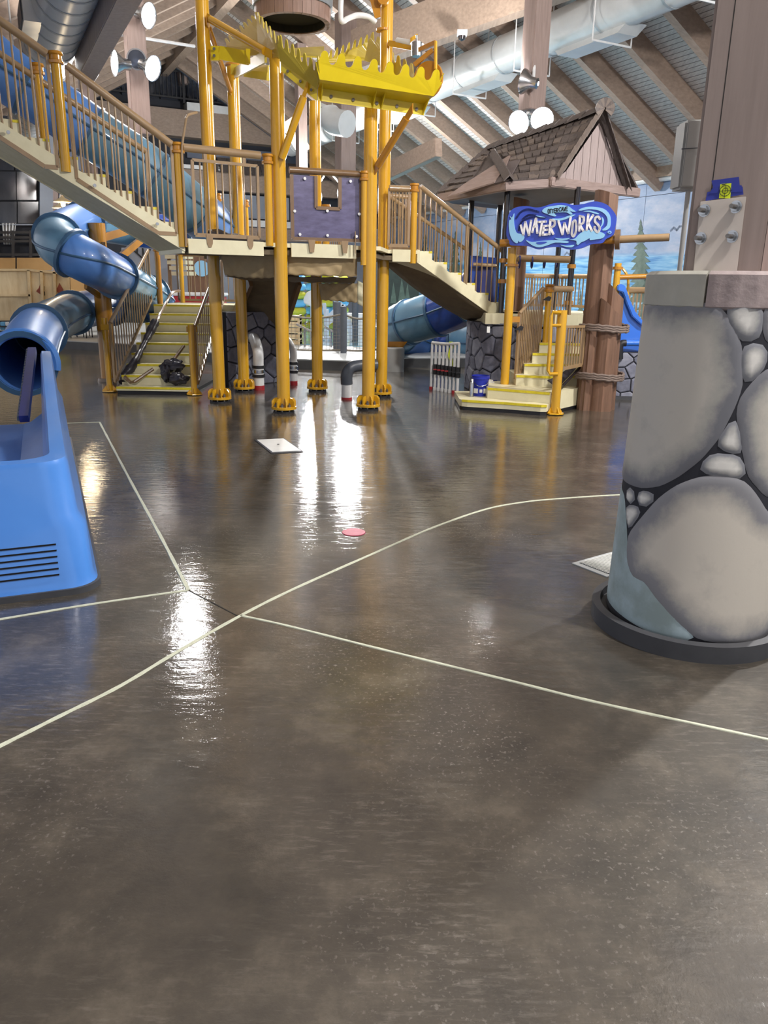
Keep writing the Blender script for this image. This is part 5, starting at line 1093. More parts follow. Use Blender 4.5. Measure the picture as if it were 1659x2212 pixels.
elbow_pipe('white elbow pipe beside the stone wall, second from the left', V((-1.72, 13.2, 0)), .74, .075, -.25, .45)
elbow_pipe('thinner white pipe just left of the front column', V((-1.55, 13.0, 0)), .70, .06, -.2, .5)
hp = GZ(749, 862); t = thing('drain_pipe', 'white pipe stub with a thick dark elbow beside the right front column', 'pipe', hp, 'white floor pipes')
MB().cyl(hp, hp+Z*.24, .078, n=18).build('stub', 'pvc', t, True); MB().cyl(hp, hp+Z*.03, .083, n=18).build('base_paint', 'red', t, True)
MB().path(catmull([hp+Z*.22, hp+Z*.36, hp+V((.06, .02, .46)), hp+V((.2, .08, .49)), hp+V((.42, .2, .49))], 5), .088, 16).build('elbow', 'pvc_grey', t, True)
vw = P(632, 795, 13.4); t = thing('gate_valve', 'small dark blue hand wheel right of the front column foot', 'valve', V((vw.x, vw.y, 0))); MB().path([vw+V((.09*math.cos(a_), .02*math.sin(a_), .09*math.sin(a_))) for a_ in [2*math.pi*j/20 for j in range(21)]], .014, 6).build('wheel', 'navy', t, True); MB().cyl(V((vw.x, vw.y, 0)), vw-Z*.05, .03, n=10).build('stem', 'navy', t, True)
sw_ = [GZ(478, 846), GZ(604, 838)]; sw_[0].y += .6; sw_[1].y += .9
wt = thing('stone_wall', 'purple-grey stone wall behind the left columns', 'wall', sw_[0]); sd2 = (sw_[1]-sw_[0]).normalized(); sn2 = V((sd2.y, -sd2.x, 0))
MB().prism([sw_[0], sw_[1], sw_[1]-sn2*.3, sw_[0]-sn2*.3], Z*1.18).build('core', 'mortar', wt)
for k, pl_ in enumerate(voronoi((sw_[1]-sw_[0]).length, 1.18, .3, 17, .008)): stone_piece(pl_, lambda x, y, o: sw_[0]+sd2*x+sn2*o+Z*y, .03, ('stone_a', 'stone_c', 'stone_a')[k % 3], wt)
def pail(c, r, h, label, wire=True):
    t = thing('bucket', label, 'bucket', c)
    MB().lathe(c, [(0, .005), (r*.84, .005), (r*.97, h*.86), (r*1.04, h*.86), (r*1.04, h*.93), (r*1.0, h*.94), (r*1.05, h), (r*.95, h), (r*.8, .02), (0, .02)], 28).build('body', 'bucket', t, True)
    if wire:
        MB().path(catmull([c+V((-r*1.0, 0, h*.85)), c+V((-r*.4, -r*1.05, h*.58)), c+V((r*.5, -r*1.05, h*.62)), c+V((r*1.0, 0, h*.85))], 5), .006, 6).build('handle', 'steel', t, True)
        for an in (-2.2, -1.0, -1.57): e = V((math.cos(an), math.sin(an), 0)); s = .03 if an != -1.57 else .02; MB().obox(c+e*(r*.93)+Z*h*.33, e.cross(Z)*s, e*.004, Z*s*1.1).build('mark', 'label_white', t)
pail(P(1036, 858, 11.05), .125, .31, 'tall royal blue bucket on the lowest entry step')
bb = P(1036, 858, 11.05)
pail(V((2.0-.3, 12.2, 0)), .11, .24, 'dark blue bucket half hidden behind the entry stairs', False)
wbx = P(1055, 855, 11.35); one('white_bag', MB().prism([wbx+V((-.07, 0, 0)), wbx+V((.09, 0, 0)), wbx+V((.08, 0, .22)), wbx+V((-.05, 0, .25))], Y*.1), 'label_white', 'pale translucent bag beside the tall blue bucket', 'bag', bevel=.02)
cl_ = P(1018, 862, 10.9); t = thing('spray_can', 'slim silver canister left of the tall blue bucket', 'can', V((cl_.x, cl_.y, .14))); MB().lathe(V((cl_.x, cl_.y, .14)), [(0, 0), (.03, 0), (.03, .2), (.022, .215), (0, .22)], 16).build('body', 'steel', t, True)
MB().lathe(V((cl_.x, cl_.y, .36)), [(0, .0), (.016, 0), (.016, .03), (0, .032)], 12).build('cap', 'white', t, True)
# ================================================================ STONE PILLAR IN THE RIGHT FOREGROUND
AX = V((1.56, 3.66, 0))
def perp(px, py): d = ray(px, py); return abs(AX.x*d.y-AX.y*d.x)/math.hypot(d.x, d.y)
CZ0, CZ1, CZ2 = .06, 1.565, 1.725
CR0, CR1, CRC = perp(1313, 1272), perp(1395, 660), perp(1397, 620)
def cr(z): return CR0+(CR1-CR0)*(z-CZ0)/(CZ1-CZ0)
def cone(px, py):
    d = ray(px, py); best = None; t = 2.0
    prev = None
    while t < 6:
        p = CAM+d*t; f = math.hypot(p.x-AX.x, p.y-AX.y)-cr(p.z)
        if f <= 0: break
        prev = t; t += .01
    else:
        # missed: take the closest approach
        t = min((i*.01 for i in range(200, 600)), key=lambda q: math.hypot((CAM+d*q).x-AX.x, (CAM+d*q).y-AX.y)-cr((CAM+d*q).z))
    p = CAM+d*t; th = math.atan2(p.y-AX.y, p.x-AX.x); th = th if th > 0 else th+2*math.pi
    return th, p.z
pil = thing('stone_pillar', 'large tapered pillar painted as big grey boulders in the right foreground', 'pillar', AX)
MB().lathe(AX, [(cr(CZ0), CZ0), (cr(.5), .5), (cr(1.0), 1.0), (cr(CZ1), CZ1)], 96).build('core', 'mortar', pil, True)
MB().lathe(AX, [(CR0+.075, 0), (CR0+.075, .085), (CR0+.035, .088), (CR0+.03, .05), (0, .05)], 96).build('base_ring', 'base_ring', pil, True)
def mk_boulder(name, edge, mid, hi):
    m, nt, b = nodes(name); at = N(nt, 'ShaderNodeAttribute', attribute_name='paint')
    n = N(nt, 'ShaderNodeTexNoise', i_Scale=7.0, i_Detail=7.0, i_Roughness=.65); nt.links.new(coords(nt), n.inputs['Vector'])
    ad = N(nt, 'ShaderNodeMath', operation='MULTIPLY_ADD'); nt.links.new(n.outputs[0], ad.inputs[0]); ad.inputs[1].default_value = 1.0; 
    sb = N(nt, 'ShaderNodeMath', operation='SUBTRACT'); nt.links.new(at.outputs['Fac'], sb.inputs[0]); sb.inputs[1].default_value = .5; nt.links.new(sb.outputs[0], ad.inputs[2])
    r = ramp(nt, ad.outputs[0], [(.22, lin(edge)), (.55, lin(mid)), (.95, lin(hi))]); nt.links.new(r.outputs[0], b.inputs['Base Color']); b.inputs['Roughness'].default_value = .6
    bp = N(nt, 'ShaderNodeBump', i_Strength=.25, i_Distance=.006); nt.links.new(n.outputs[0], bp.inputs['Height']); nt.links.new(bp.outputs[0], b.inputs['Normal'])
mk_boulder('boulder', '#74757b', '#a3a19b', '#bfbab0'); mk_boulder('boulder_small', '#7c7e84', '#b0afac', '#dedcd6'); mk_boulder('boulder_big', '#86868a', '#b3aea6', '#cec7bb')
def boulder(crop, mt, grow=.10, name='boulder', puff=.006):
    rm = .38; poly = []
    for c in crop:
        th, z = cone(1230+c[0]/2.543, 560+c[1]/2.543)
        if len(c) > 2: th += c[2]
        poly.append((-(th-math.pi)*rm, max(z, CZ0+.005)))
    # densify the outline, then cut into a fine grid
    P2 = []
    for a, b in zip(poly, poly[1:]+poly[:1]):
        n = max(1, int(math.hypot(b[0]-a[0], b[1]-a[1])/.03))
        P2 += [(a[0]+(b[0]-a[0])*k/n, a[1]+(b[1]-a[1])*k/n) for k in range(n)]
    # relax corners
    for _ in range(1): P2 = [((P2[i-1][0]+2*P2[i][0]+P2[(i+1) % len(P2)][0])/4, (P2[i-1][1]+2*P2[i][1]+P2[(i+1) % len(P2)][1])/4) for i in range(len(P2))]
    ar = sum(P2[i-1][0]*P2[i][1]-P2[i][0]*P2[i-1][1] for i in range(len(P2))); sg = 1 if ar > 0 else -1; ex = .009
    Q = []
    for i in range(len(P2)):
        dx, dy = P2[(i+1) % len(P2)][0]-P2[i-1][0], P2[(i+1) % len(P2)][1]-P2[i-1][1]; L = math.hypot(dx, dy)+1e-9; Q.append((P2[i][0]+sg*dy/L*ex, P2[i][1]-sg*dx/L*ex))
    P2 = Q
    bm = bmesh.new(); vs = [bm.verts.new((x, y, 0)) for x, y in P2]; bm.faces.new(vs)
    xs = [p[0] for p in P2]; ys = [p[1] for p in P2]; st = .022
    for ax, lo, hi in ((0, min(xs), max(xs)), (1, min(ys), max(ys))):
        q = lo+st
        while q < hi:
            co = V((q, 0, 0)) if ax == 0 else V((0, q, 0)); no = V((1, 0, 0)) if ax == 0 else V((0, 1, 0))
            bmesh.ops.bisect_plane(bm, geom=bm.verts[:]+bm.edges[:]+bm.faces[:], plane_co=co, plane_no=no); q += st
    def dist(x, y):
        m = 9
        for a, b in zip(P2, P2[1:]+P2[:1]):
            dx, dy = b[0]-a[0], b[1]-a[1]; L = dx*dx+dy*dy+1e-9; t = max(0, min(1, ((x-a[0])*dx+(y-a[1])*dy)/L)); m = min(m, math.hypot(x-a[0]-dx*t, y-a[1]-dy*t))
        return m
    vals = []
    for v in bm.verts:
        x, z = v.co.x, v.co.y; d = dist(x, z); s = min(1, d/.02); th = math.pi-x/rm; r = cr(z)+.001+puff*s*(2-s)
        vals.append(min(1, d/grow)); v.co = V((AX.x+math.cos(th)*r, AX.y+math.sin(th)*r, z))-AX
    bmesh.ops.recalc_face_normals(bm, faces=bm.faces)
    me = bpy.data.meshes.new(name); bm.to_mesh(me); bm.free()
    for p in me.polygons: p.use_smooth = True
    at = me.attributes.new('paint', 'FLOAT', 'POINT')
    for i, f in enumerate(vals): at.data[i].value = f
    me.materials.append(MT[mt]); o = bpy.data.objects.new(name, me); COL.objects.link(o); o.parent = pil; return o
boulder([(425, 252, -.7), (470, 252), (640, 250), (800, 252), (855, 305), (905, 400), (938, 480), (936, 600), (942, 690), (895, 815), (815, 975), (715, 1095), (600, 1185), (500, 1238), (400, 1248), (330, 1225), (305, 1212, -.7)], 'boulder', .14)
boulder([(862, 258), (1055, 258), (1045, 430), (945, 450), (875, 335)], 'boulder_small', .06)
boulder([(952, 475), (1060, 468), (1086, 515), (1060, 600), (962, 688), (947, 620)], 'boulder_small', .05)
boulder([(905, 868), (922, 935), (945, 1072), (808, 1028), (830, 985)], 'boulder_small', .035)
boulder([(775, 1072), (930, 1082), (965, 1182), (935, 1198), (710, 1160)], 'boulder_small', .035)
boulder([(1070, 262), (1090, 262, .5), (1090, 560, .5), (1070, 440)], 'boulder', .08)
boulder([(1080, 608), (1010, 680), (942, 765), (924, 850), (945, 1000), (985, 1190), (1080, 1300), (1080, 1300, .6), (1080, 600, .6)], 'boulder', .13)
boulder([(327, 1520), (420, 1405), (500, 1318), (600, 1245), (720, 1200), (830, 1193), (950, 1220), (1010, 1290), (1078, 1400), (1080, 1500, .7), (1080, 2100, .7), (1000, 2096), (800, 2094), (700, 2075), (600, 1985), (480, 1852), (420, 1762), (352, 1742), (320, 1642)], 'boulder_big', .16)
boulder([(316, 1258), (362, 1268), (366, 1328), (345, 1343), (316, 1325)], 'boulder_small', .02, puff=.008)
boulder([(386, 1278), (470, 1288), (468, 1322), (425, 1362), (381, 1348)], 'boulder_small', .025, puff=.008)
boulder([(316, 1358), (385, 1362), (394, 1388), (327, 1482)], 'boulder_small', .025, puff=.008)
boulder([(300, 1235, -.8), (303, 1300), (308, 1400), (318, 1530), (316, 1645), (348, 1746), (416, 1768), (476, 1858), (596, 1992), (690, 2080), (560, 2080), (300, 1950), (225, 1880), (225, 1880, -.8)], 'column_paint', .1, 'bare_patch', puff=.003)
for z0_, z1_, t0__, t1__ in ((262, 760, .56, 1.5), (780, 1290, .66, 1.7), (1420, 2090, .76, 1.9), (262, 900, 1.56, 2.7), (920, 1380, 1.78, 2.9), (1440, 2090, 1.98, 3.2), (262, 1200, 2.78, 3.7)):
    boulder([(1078, z0_+30, t0__), (1078, z0_, (t0__+t1__)/2), (1078, z0_+20, t1__), (1078, (z0_+z1_)/2, t1__+.05), (1078, z1_-40, t1__), (1078, z1_, (t0__+t1__)/2), (1078, z1_-30, t0__), (1078, (z0_+z1_)/2, t0__-.03)], 'boulder_big', .12)
# capstones
tb = cone(1525, 650)[0]
for a0, a1, mt_ in ((tb-1.35, tb-.012, 'cap_a'), (tb+.012, tb+1.3, 'cap_b'), (tb+1.325, tb+3.1, 'cap_a'), (tb+3.12, tb+4.9, 'cap_b')):
    a0, a1 = (a0, a1); m = MB(); n = 18; vs = []; prof = [(CRC-.22, CZ1), (CRC-.012, CZ1), (CRC+.004, CZ1+.015), (CRC+.004, CZ2-.015), (CRC-.012, CZ2), (CRC-.22, CZ2)]
    for i in range(n+1):
        th = a0+(a1-a0)*i/n; e = V((math.cos(th), math.sin(th), 0)); w = .004*math.sin(i*1.9)
        vs += [AX+e*(r+w)+Z*z for r, z in prof]
    k = len(prof); fs = [(i*k+j, (i+1)*k+j, (i+1)*k+(j+1) % k, i*k+(j+1) % k) for i in range(n) for j in range(k)]+[tuple(range(k)), tuple(range(n*k+k-1, n*k-1, -1))]
    m.add(vs, fs).build('capstone', mt_, pil, True)
MB().lathe(AX, [(0, CZ1+.08), (CRC-.03, CZ1+.08)], 48).build('cap_fill', 'mortar', pil)
# timber post with its steel plate
c0_, c1_ = P(1475, 583, 3.58), P(1632, 583, 3.46); fx_ = (c1_-c0_); fx_.z = 0; fw = fx_.length; fx_.normalize(); fn = V((fx_.y, -fx_.x, 0))
def TF(px, py, o=0.0): return PL(px, py, c0_+fn*o, fn)
tp_ = thing('timber_column', 'big square grey-brown timber column standing on the stone pillar', 'column', V((AX.x, AX.y, CZ2)))
b0_ = V((c0_.x, c0_.y, CZ1+.09)); b1_ = b0_+fx_*(fw+.02)
MB().prism([b0_, b1_, b1_-fn*.4, b0_-fn*.4], Z*4.6).build('timber', 'timber_post', tp_, bevel=.012)
MB().prism([b1_+fx_*.002-fn*.03, b1_+fx_*.05-fn*.05, b1_+fx_*.05-fn*.35, b1_+fx_*.002-fn*.35], Z*4.6).build('side_board', 'timber_z', tp_)
MB().prism([b0_+fx_*.075+fn*.0005, b0_+fx_*.079+fn*.0005, b0_+fx_*.079-fn*.01, b0_+fx_*.075-fn*.01], Z*4.5).build('check_crack', 'crack', tp_)
sp2 = MB().prism([TF(1498, 586, .002), TF(1592, 586, .002), TF(1612, 425, .002), TF(1513, 436, .002)], fn*.012).build('steel_plate', 'plate', tp_, bevel=.002)
for px, py in ((1522, 455), (1590, 447), (1514, 515), (1582, 511)):
    c = TF(px, py, .014); e = fx_*-.35+fn; e.normalize(); MB().cyl(c, c+e*.02, .020, n=6).build('nut', 'steel', sp2); MB().cyl(c, c+e*.055, .0095, n=10).build('threaded_bolt', 'steel_dark', sp2, True); MB().cyl(c, c+e*.006, .026, n=14).build('washer', 'steel', sp2)
tk = thing('tape_patch', 'blue masking tape strips above the steel plate on the timber column', 'tape', TF(1560, 432, .004))
for q_ in ([(1537, 390), (1596, 382), (1598, 402), (1541, 408)], [(1528, 415), (1604, 403), (1606, 420), (1524, 434)], [(1540, 405), (1602, 400), (1604, 414), (1532, 418)]):
    MB().prism([TF(x, y, .003+.0008*q_[0][0] % .002) for x, y in q_], fn*.0012).build('tape_strip', 'blue_tape', tk)
ts = thing('target_sticker', 'yellow survey target sticker with black crosshair rings on the blue tape', 'sticker', TF(1566, 428, .007))
MB().prism([TF(1553, 428, .0065), TF(1577.5, 428.5, .0065), TF(1580, 395.5, .0065), TF(1556, 398, .0065)], fn*.0012).build('sheet', 'target', ts)
tc = TF(1566.5, 412, .0079)
for r_ in (.011, .021): MB().path([tc+fx_*math.cos(a_)*r_+Z*math.sin(a_)*r_ for a_ in [2*math.pi*j/28 for j in range(29)]], .0013, 5).build('ring', 'ink', ts)
MB().bar(tc-fx_*.027, tc+fx_*.027, .0016, .0016).build('crosshair', 'ink', ts); MB().bar(tc-Z*.032, tc+Z*.032, .0016, .0016, fn).build('crosshair', 'ink', ts)
MB().bar(TF(1559, 399, .008), TF(1566, 398.5, .008), .003, .003).build('mark', 'ink', ts)
eb = thing('electrical_box', 'pale grey electrical box on the far left side of the timber column', 'box', P(1490, 410, 4.1))
MB().prism([P(1466, 408, 4.1), P(1520, 408, 4.1), P(1535, 256, 4.1), P(1483, 258, 4.1)], Y*.14).build('body', 'box_grey', eb, bevel=.012)
MB().prism([P(1469, 404, 4.095), P(1518, 404, 4.095), P(1532, 261, 4.095), P(1486, 262, 4.095)], -Y*.012).build('cover', 'box_grey', eb, bevel=.004)
MB().bar(P(1472, 322, 4.07), P(1530, 318, 4.07), .004, .004).build('seam', 'pvc_grey', eb); MB().cyl(P(1487, 408, 4.15), P(1466, 600, 4.15), .012, n=10).build('conduit', 'box_grey', eb, True)
# ================================================================ FLOOR FITTINGS
fpq = [GZ(555, 951, .006), GZ(612, 948, .006), GZ(650, 974, .006), GZ(588, 977, .006)]
ap = thing('access_plate', 'white square access plate in the wet floor', 'floor plate', fpq[0]-Z*.006)
mid = (fpq[0]+fpq[2])/2
MB().prism([mid+(p-mid)*1.12-Z*.005 for p in fpq], Z*.006).build('rim', 'base_ring', ap); MB().prism(fpq, Z*.006).build('plate', 'label_white', ap); MB().cyl(mid+Z*.012, mid+Z*.014, .012, n=8).build('screw', 'ink', ap)
rc = GZ(764, 1150); one('floor_marker', MB().lathe(rc, [(0, .004), (.08, .004), (.082, 0)], 40), 'magenta', 'round magenta marker disc on the wet floor', 'marker', loc=rc)
gq = [GZ(1240, 1218), GZ(1322, 1195), GZ(1410, 1218), GZ(1312, 1246)]; fg = thing('floor_grate', 'pale slotted floor drain grate beside the stone pillar', 'grate', gq[0])
gm = (gq[0]+gq[2])/2; MB().prism([gm+(p-gm)*1.06 for p in gq], Z*.006).build('frame', 'deck_light', fg); MB().prism([gm+(p-gm)*.86+Z*.006 for p in gq], Z*.002).build('sump', 'hole', fg)
for k in range(16):
    f0, f1 = (k+.15)/16, (k+.7)/16; q = [gm+(p-gm)*.86 for p in gq]
    MB().prism([lerp(q[0], q[3], f0)+Z*.008, lerp(q[1], q[2], f0)+Z*.008, lerp(q[1], q[2], f1)+Z*.008, lerp(q[0], q[3], f1)+Z*.008], Z*.004).build('slat', 'grate', fg)
# ================================================================ BACKGROUND THINGS
def ringtube(c, R, r, mt, label, group):
    m = MB(); n1, n2 = 22, 10
    vs = [c+V((math.cos(2*math.pi*i/n1)*(R+r*math.cos(2*math.pi*j/n2)), math.sin(2*math.pi*i/n1)*(R+r*math.cos(2*math.pi*j/n2)), r*math.sin(2*math.pi*j/n2)*.95)) for i in range(n1) for j in range(n2)]
    fs = [(i*n2+j, ((i+1) % n1)*n2+j, ((i+1) % n1)*n2+(j+1) % n2, i*n2+(j+1) % n2) for i in range(n1) for j in range(n2)]
    one('swim_ring', m.add(vs, fs), mt, label, 'swim ring', group, smooth=True)
word = ('first', 'second', 'third', 'fourth', 'fifth', 'sixth', 'seventh', 'eighth')
for cx, nm, cols in ((628, 'left', 'gyybybbby'), (692, 'middle', 'yybyybyyy'), (718, 'right', 'yyybyyy')):
    Yd = 24.5 if nm == 'left' else 25.5
    base = P(cx, 700, Yd)
    for k, ch in enumerate(cols[:8]):
        c = V((base.x, Yd+(.9 if nm == 'right' else 0), .325+.24*k))
        ringtube(c, .36, .13, 'ring_yellow' if ch in 'yg' else 'ring_blue', '%s swim ring, %s from the floor, in the %s stack by the pool' % ('yellow' if ch in 'yg' else 'blue', word[k], nm), 'stacked swim rings')
for k, (x, yt) in enumerate(((658, 655), (684, 585), (723, 650))):
    c = P(x, 740, 24.9); one('rack_post', MB().cyl(V((c.x, c.y, .16)), V((c.x, c.y, P(x, yt, 24.9).z)), .06, n=10), 'blue_grey', ('left', 'middle', 'right')[k]+' grey rack post between the swim ring stacks', 'post', 'rack posts', smooth=True)
lf = thing('pool_lift', 'white pool lift with two slanting arms beyond the net', 'pool lift', V((.0-1.6, 20.5, .16)))
for a_, b_, w_ in (((704, 690), (740, 656), .11), ((708, 698), (745, 672), .11), ((705, 692), (700, 655), .09), ((742, 658), (748, 690), .1), ((752, 690), (762, 735), .14), ((760, 738), (764, 748), .2)): MB().bar(P(*a_, 20.5), P(*b_, 20.5), .1, w_).build('arm', 'lift', lf)
cbl = P(705, 740, 20.5); MB().cyl(V((cbl.x, cbl.y, .16)), V((cbl.x, cbl.y, 1.0)), .07, n=12).build('mast', 'lift', lf, True); MB().cyl(P(696, 732, 20.5), P(714, 732, 20.5), .06, n=10).build('base', 'lift', lf, True)
sc_ = P(672, 646, 21.0); one('sun_canopy', MB().prism([P(x, y, 21.0) for x, y in ((655, 645), (662, 632), (674, 625), (690, 622), (690, 665), (674, 664), (656, 655))], Y*.08), 'white', 'white curved board standing on a pole above the swim rings', 'sign', bevel=.02)
c = P(673, 650, 21.06); one('board_pole', MB().cyl(V((c.x, c.y, .16)), V((c.x, c.y, c.z+.1)), .04, n=10), 'lift', 'slim white pole under the curved board by the pool', 'pole', smooth=True)
bx = thing('white_cabinet', 'tall white cabinet beyond the net posts', 'cabinet', P(760, 745, 22)); q0, q1 = P(748, 748, 22), P(790, 678, 22); MB().box((q0.x, 22, .16), (q1.x, 22.6, q1.z)).build('body', 'white', bx, bevel=.02); MB().box((q0.x+.04, 21.98, .3), (q1.x-.3, 22.0, q1.z-.06)).build('door', 'cream', bx)
pk = P(624, 745, 19.0); wp_ = thing('wooden_crate', 'low slatted wooden crate beyond the net fence', 'crate', V((pk.x, 19, .16)))
for k in range(5): MB().box((pk.x-.45, 19, .2+k*.145), (pk.x+.27, 19.5, .31+k*.145)).build('slat', 'ply', wp_)
for xx in (-.45, .22): MB().box((pk.x+xx, 18.96, .16), (pk.x+xx+.05, 19.54, .9)).build('corner_post', 'ply_edge', wp_)
for k, (x0, y0, x1, y1) in enumerate(((640, 700, 672, 716), (700, 705, 728, 722))):
    a, b = P(x0, y0, 18.6), P(x1, y1, 18.6); t = thing('pool_handrail', ('left' if k == 0 else 'right')+' steel pool handrail behind the net fence', 'handrail', V((b.x, b.y, .16)), 'pool handrails')
    MB().path([a, lerp(a, b, .5), b], .028, 8).build('rail', 'steel', t, True)
    for f in (.55, 1): p = lerp(a, b, f); MB().cyl(V((p.x, p.y, .16)), p, .025, n=8).build('leg', 'steel', t, True)
# net fence
npx = [(600, 17.2), (742, 17.0), (812, 17.3), (905, 17.8), (1000, 18.4)]
posts = []
for k, (x, yy) in enumerate(npx):
    c = P(x, 700, yy); c = V((c.x, yy, .16)); posts.append(c)
    if k in (1, 3): one('net_post', MB().cyl(c, c+Z*1.02, .07, n=14), 'net_post', ('dark round net post between the middle columns', 'dark round net post under the big tube slide')[k == 3], 'post', 'net fence posts', smooth=True)
c2 = P(728, 720, 17.9); one('net_post', MB().cyl(V((c2.x, c2.y, .16)), V((c2.x, c2.y, 1.25)), .085, n=14), 'net_post', 'second dark net post just behind the first', 'post', 'net fence posts', smooth=True)
c2 = P(767, 700, 20.5); one('net_post', MB().cyl(V((c2.x, c2.y, .16)), V((c2.x, c2.y, 1.32)), .085, n=14), 'net_post', 'farther dark net post in front of the white cabinet', 'post', 'net fence posts', smooth=True)
nf = thing('net_fence', 'rope net fence strung along the pool deck edge', 'fence', posts[0])
for a, b in zip(posts[:-1], posts[1:]):
    for z, sg_ in ((.86, .10), (.10, .02)): MB().path([lerp(a, b, f/10)+Z*(z-sg_*math.sin(math.pi*f/10)) for f in range(11)], .022, 7).build('rope', 'rope_net', nf, True)
m = MB()
for a, b in zip(posts[:-1], posts[1:]):
    L = (b-a).length; n = int(L/.075)
    for k in range(n): p = lerp(a, b, k/n); h = .86-.10*math.sin(math.pi*k/n); m.bar(p+Z*.09, p+Z*h, .007, .007, Y)
    for k in range(10): m.bar(a+Z*(.12+k*.072), b+Z*(.12+k*.072), .007, .007)
tag(m.build('net', 'rope_net', nf), kind='stuff')
# forest wall and back things beyond the right columns
fw_ = thing('forest_mural', 'dark painted forest panel behind the big tube slide', 'mural', P(870, 660, 22)); MB().prism([P(832, 662, 22), P(905, 662, 22), P(905, 560, 22), P(832, 560, 22)], Y*.06).build('panel', 'forest', fw_)
for k, (x, y0, y1, w) in enumerate(((868, 600, 655, 9), (880, 612, 655, 7), (850, 608, 655, 7))):
    MB().prism([P(x, y0, 21.99), P(x+w*.5, (y0+y1)/2, 21.99), P(x+w, y1, 21.99), P(x-w, y1, 21.99), P(x-w*.5, (y0+y1)/2, 21.99)], Y*.008).build('painted_tree', 'mural_tree_far', fw_)
# plywood crate wall at the left
pc0 = V((0, 19.5, 0)); cw = thing('plywood_crate', 'large pale plywood crate panel with 2x4 framing behind the blue slide', 'crate', P(60, 694, 19.5))
def CWp(x, y, o=0): return P(x, y, 19.5-o)
for x0, x1 in ((-60, 61), (64, 89), (91, 117), (119, 150)): MB().prism([CWp(x0, 692), CWp(x1, 692), CWp(x1, 584+max(0, (x0+x1)/2-60)*.09), CWp(x0, 584+max(0, (x0-60))*.09)], Y*.03).build('sheet', 'ply', cw)
for x0, y0, x1, y1 in ((-60, 583, 62, 583), (62, 583, 150, 592), (-60, 638, 66, 638), (-60, 690, 150, 690)): MB().bar(CWp(x0, y0, .05), CWp(x1, y1, .05), .05, .05).build('rail', 'ply_edge', cw)
for x0, x1, y0 in ((62, 68, 584), (90, 93, 586), (118, 120, 588), (148, 150, 592)): MB().bar(CWp(x0, y0, .05), CWp(x1, 690, .05), .05, .07, X).build('stud', 'ply_edge', cw)
for x, y in ((87, 626), (128, 624)): MB().prism([CWp(x, y-13, .01), CWp(x+9, y+2, .01), CWp(x+2, y+11, .01), CWp(x-9, y+3, .01), CWp(x-3, y-4, .01)], -Y*.006).build('knot_tear', 'brick_red', cw)
for x, y, g in ((92, 622, [((-3, -4), (3, -4)), ((3, -4), (3, 4)), ((-3, -4), (-3, 3))]), (93, 634, [((-3, -4), (3, -4)), ((-3, 0), (3, 0)), ((-3, 4), (3, 4)), ((-3, -4), (-3, 4)), ((3, -4), (3, 4))]), (94, 644, [((0, -5), (0, 4)), ((-3, 4), (3, 4))])):
    m = MB()
    for a_, b_ in g: m.bar(CWp(x+a_[0], y+a_[1], .012), CWp(x+b_[0], y+b_[1], .012), .014, .02)
    m.build('stencil', 'ink', cw)
# chairs, carts and boxes beyond the spiral slide
def chair(px, py, Yd, label):
    c = P(px, py, Yd); c.z = .2; t = thing('stacking_chair', label, 'chair', c, 'black chairs by the wall')
    MB().box(c+V((-.22, -.22, .43)), c+V((.22, .22, .47))).build('seat', 'black', t, bevel=.01); MB().box(c+V((-.22, .2, .6)), c+V((.22, .24, .95))).build('backrest', 'black', t, bevel=.01)
    for sx in (-.2, .2):
        for sy in (-.2, .2): MB().cyl(c+V((sx, sy, 0)), c+V((sx, sy, .95 if sy > 0 else .45)), .013, n=6).build('leg', 'iron', t)
chair(178, 742, 20.3, 'black chair below the spiral slide, left of the ochre post'); chair(205, 742, 20.7, 'black chair below the spiral slide, nearest the ochre post')
cy = P(138, 748, 20.0); one('yellow_tub', MB().lathe(V((cy.x, cy.y, .16)), [(0, 0), (.12, 0), (.16, .3), (.15, .3), (.11, .02), (0, .02)], 16), 'ring_yellow', 'yellow tub on the pale deck below the spiral slide', 'tub', smooth=True)
for k in range(6):
    c = P(8+k % 3*11, 700+k//3*9, 18.8); one('stored_box', MB().box(c+V((-.06, -.06, -.04)), c+V((.06, .06, .05))), ('ring_blue', 'white', 'pvc_grey')[k % 3], '%s small box stored under the plywood crate, %s row' % (('blue', 'white', 'grey')[k % 3], ('upper', 'lower')[k//3]), 'box', 'boxes under the crate', bevel=.01)
sh = thing('storage_shelf', 'dark shelf frame under the plywood crate', 'shelf', P(20, 720, 18.8)); 
for yy in (705, 716): MB().bar(P(-40, yy, 18.8), P(60, yy, 18.8), .3, .02).build('board', 'black', sh)
for xx in (-38, 58): c = P(xx, 690, 18.8); MB().cyl(V((c.x, c.y, .16)), V((c.x, c.y, P(60, 690, 18.8).z)), .02, n=6).build('upright', 'black', sh)
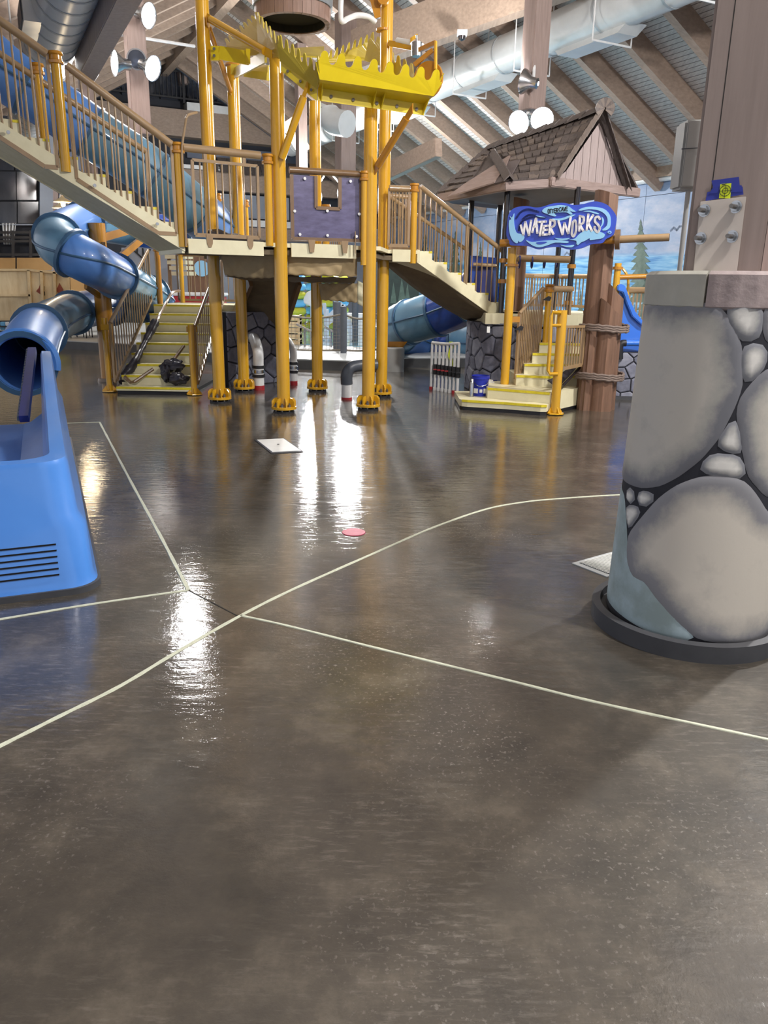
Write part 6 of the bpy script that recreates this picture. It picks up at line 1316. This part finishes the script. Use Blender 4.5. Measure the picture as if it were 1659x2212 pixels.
rc_ = P(408, 640, 19.5); ck = thing('red_cart', 'red and white cart seen through the railing behind the lower staircase', 'cart', V((rc_.x, rc_.y, .16)))
MB().box((rc_.x-.5, 19.5, .9), (rc_.x+.8, 20.1, 1.3)).build('body', 'red', ck, bevel=.02); MB().box((rc_.x-.55, 19.47, 1.3), (rc_.x+.85, 20.13, 1.38)).build('lid', 'white', ck, bevel=.02); MB().box((rc_.x-.6, 19.45, .5), (rc_.x-.48, 20.1, 1.35)).build('side_panel', 'white', ck)
for sx in (-.4, .7): MB().cyl(V((rc_.x+sx, 19.6, .16)), V((rc_.x+sx, 19.6, .92)), .05, n=8).build('leg', 'steel', ck, True)
fs_ = thing('back_staircase', 'distant cream staircase behind the lower landing railing', 'staircase', P(400, 600, 22)); 
for k in range(4): MB().bar(P(365+5*k, 555+12*k, 22), P(408+2*k, 555+12*k, 21.6), .3, .10).build('step', 'cream', fs_)
for x_ in (365, 408): c = P(x_, 590, 22); MB().bar(V((c.x, c.y, .16)), P(x_, 555, 22), .08, .08, X).build('support', 'tan_dark', fs_)
cb = thing('dark_cabinet', 'dark brown cabinet with an oval sign far behind the lower staircase', 'cabinet', P(425, 600, 23)); q0, q1 = P(402, 552, 23), P(450, 552, 23); MB().box((q0.x, 23, .16), (q1.x, 23.3, q0.z)).build('body', 'log', cb); MB().cyl(P(436, 580, 22.98), P(436, 580, 22.95), .22, n=24).build('oval_sign', 'sign_light', cb)
tr_ = thing('painted_tree_wall', 'pale wall with a painted bare tree behind the spiral slide', 'wall', P(320, 640, 24)); MB().prism([P(262, 640, 24), P(385, 640, 24), P(385, 535, 24), P(262, 535, 24)], Y*.1).build('panel', 'grey_wall', tr_)
for a_, b_ in (((310, 560), (308, 530)), ((310, 560), (288, 540)), ((310, 556), (325, 538)), ((306, 600), (310, 560)), ((296, 548), (296, 536))): MB().bar(P(*a_, 23.97), P(*b_, 23.97), .02, .04).build('painted_branch', 'ink', tr_)
for k in range(3): MB().bar(P(258, 545+k*5, 23.9), P(278, 545+k*5, 23.9), .03, .04).build('vent_slat', 'black', tr_)
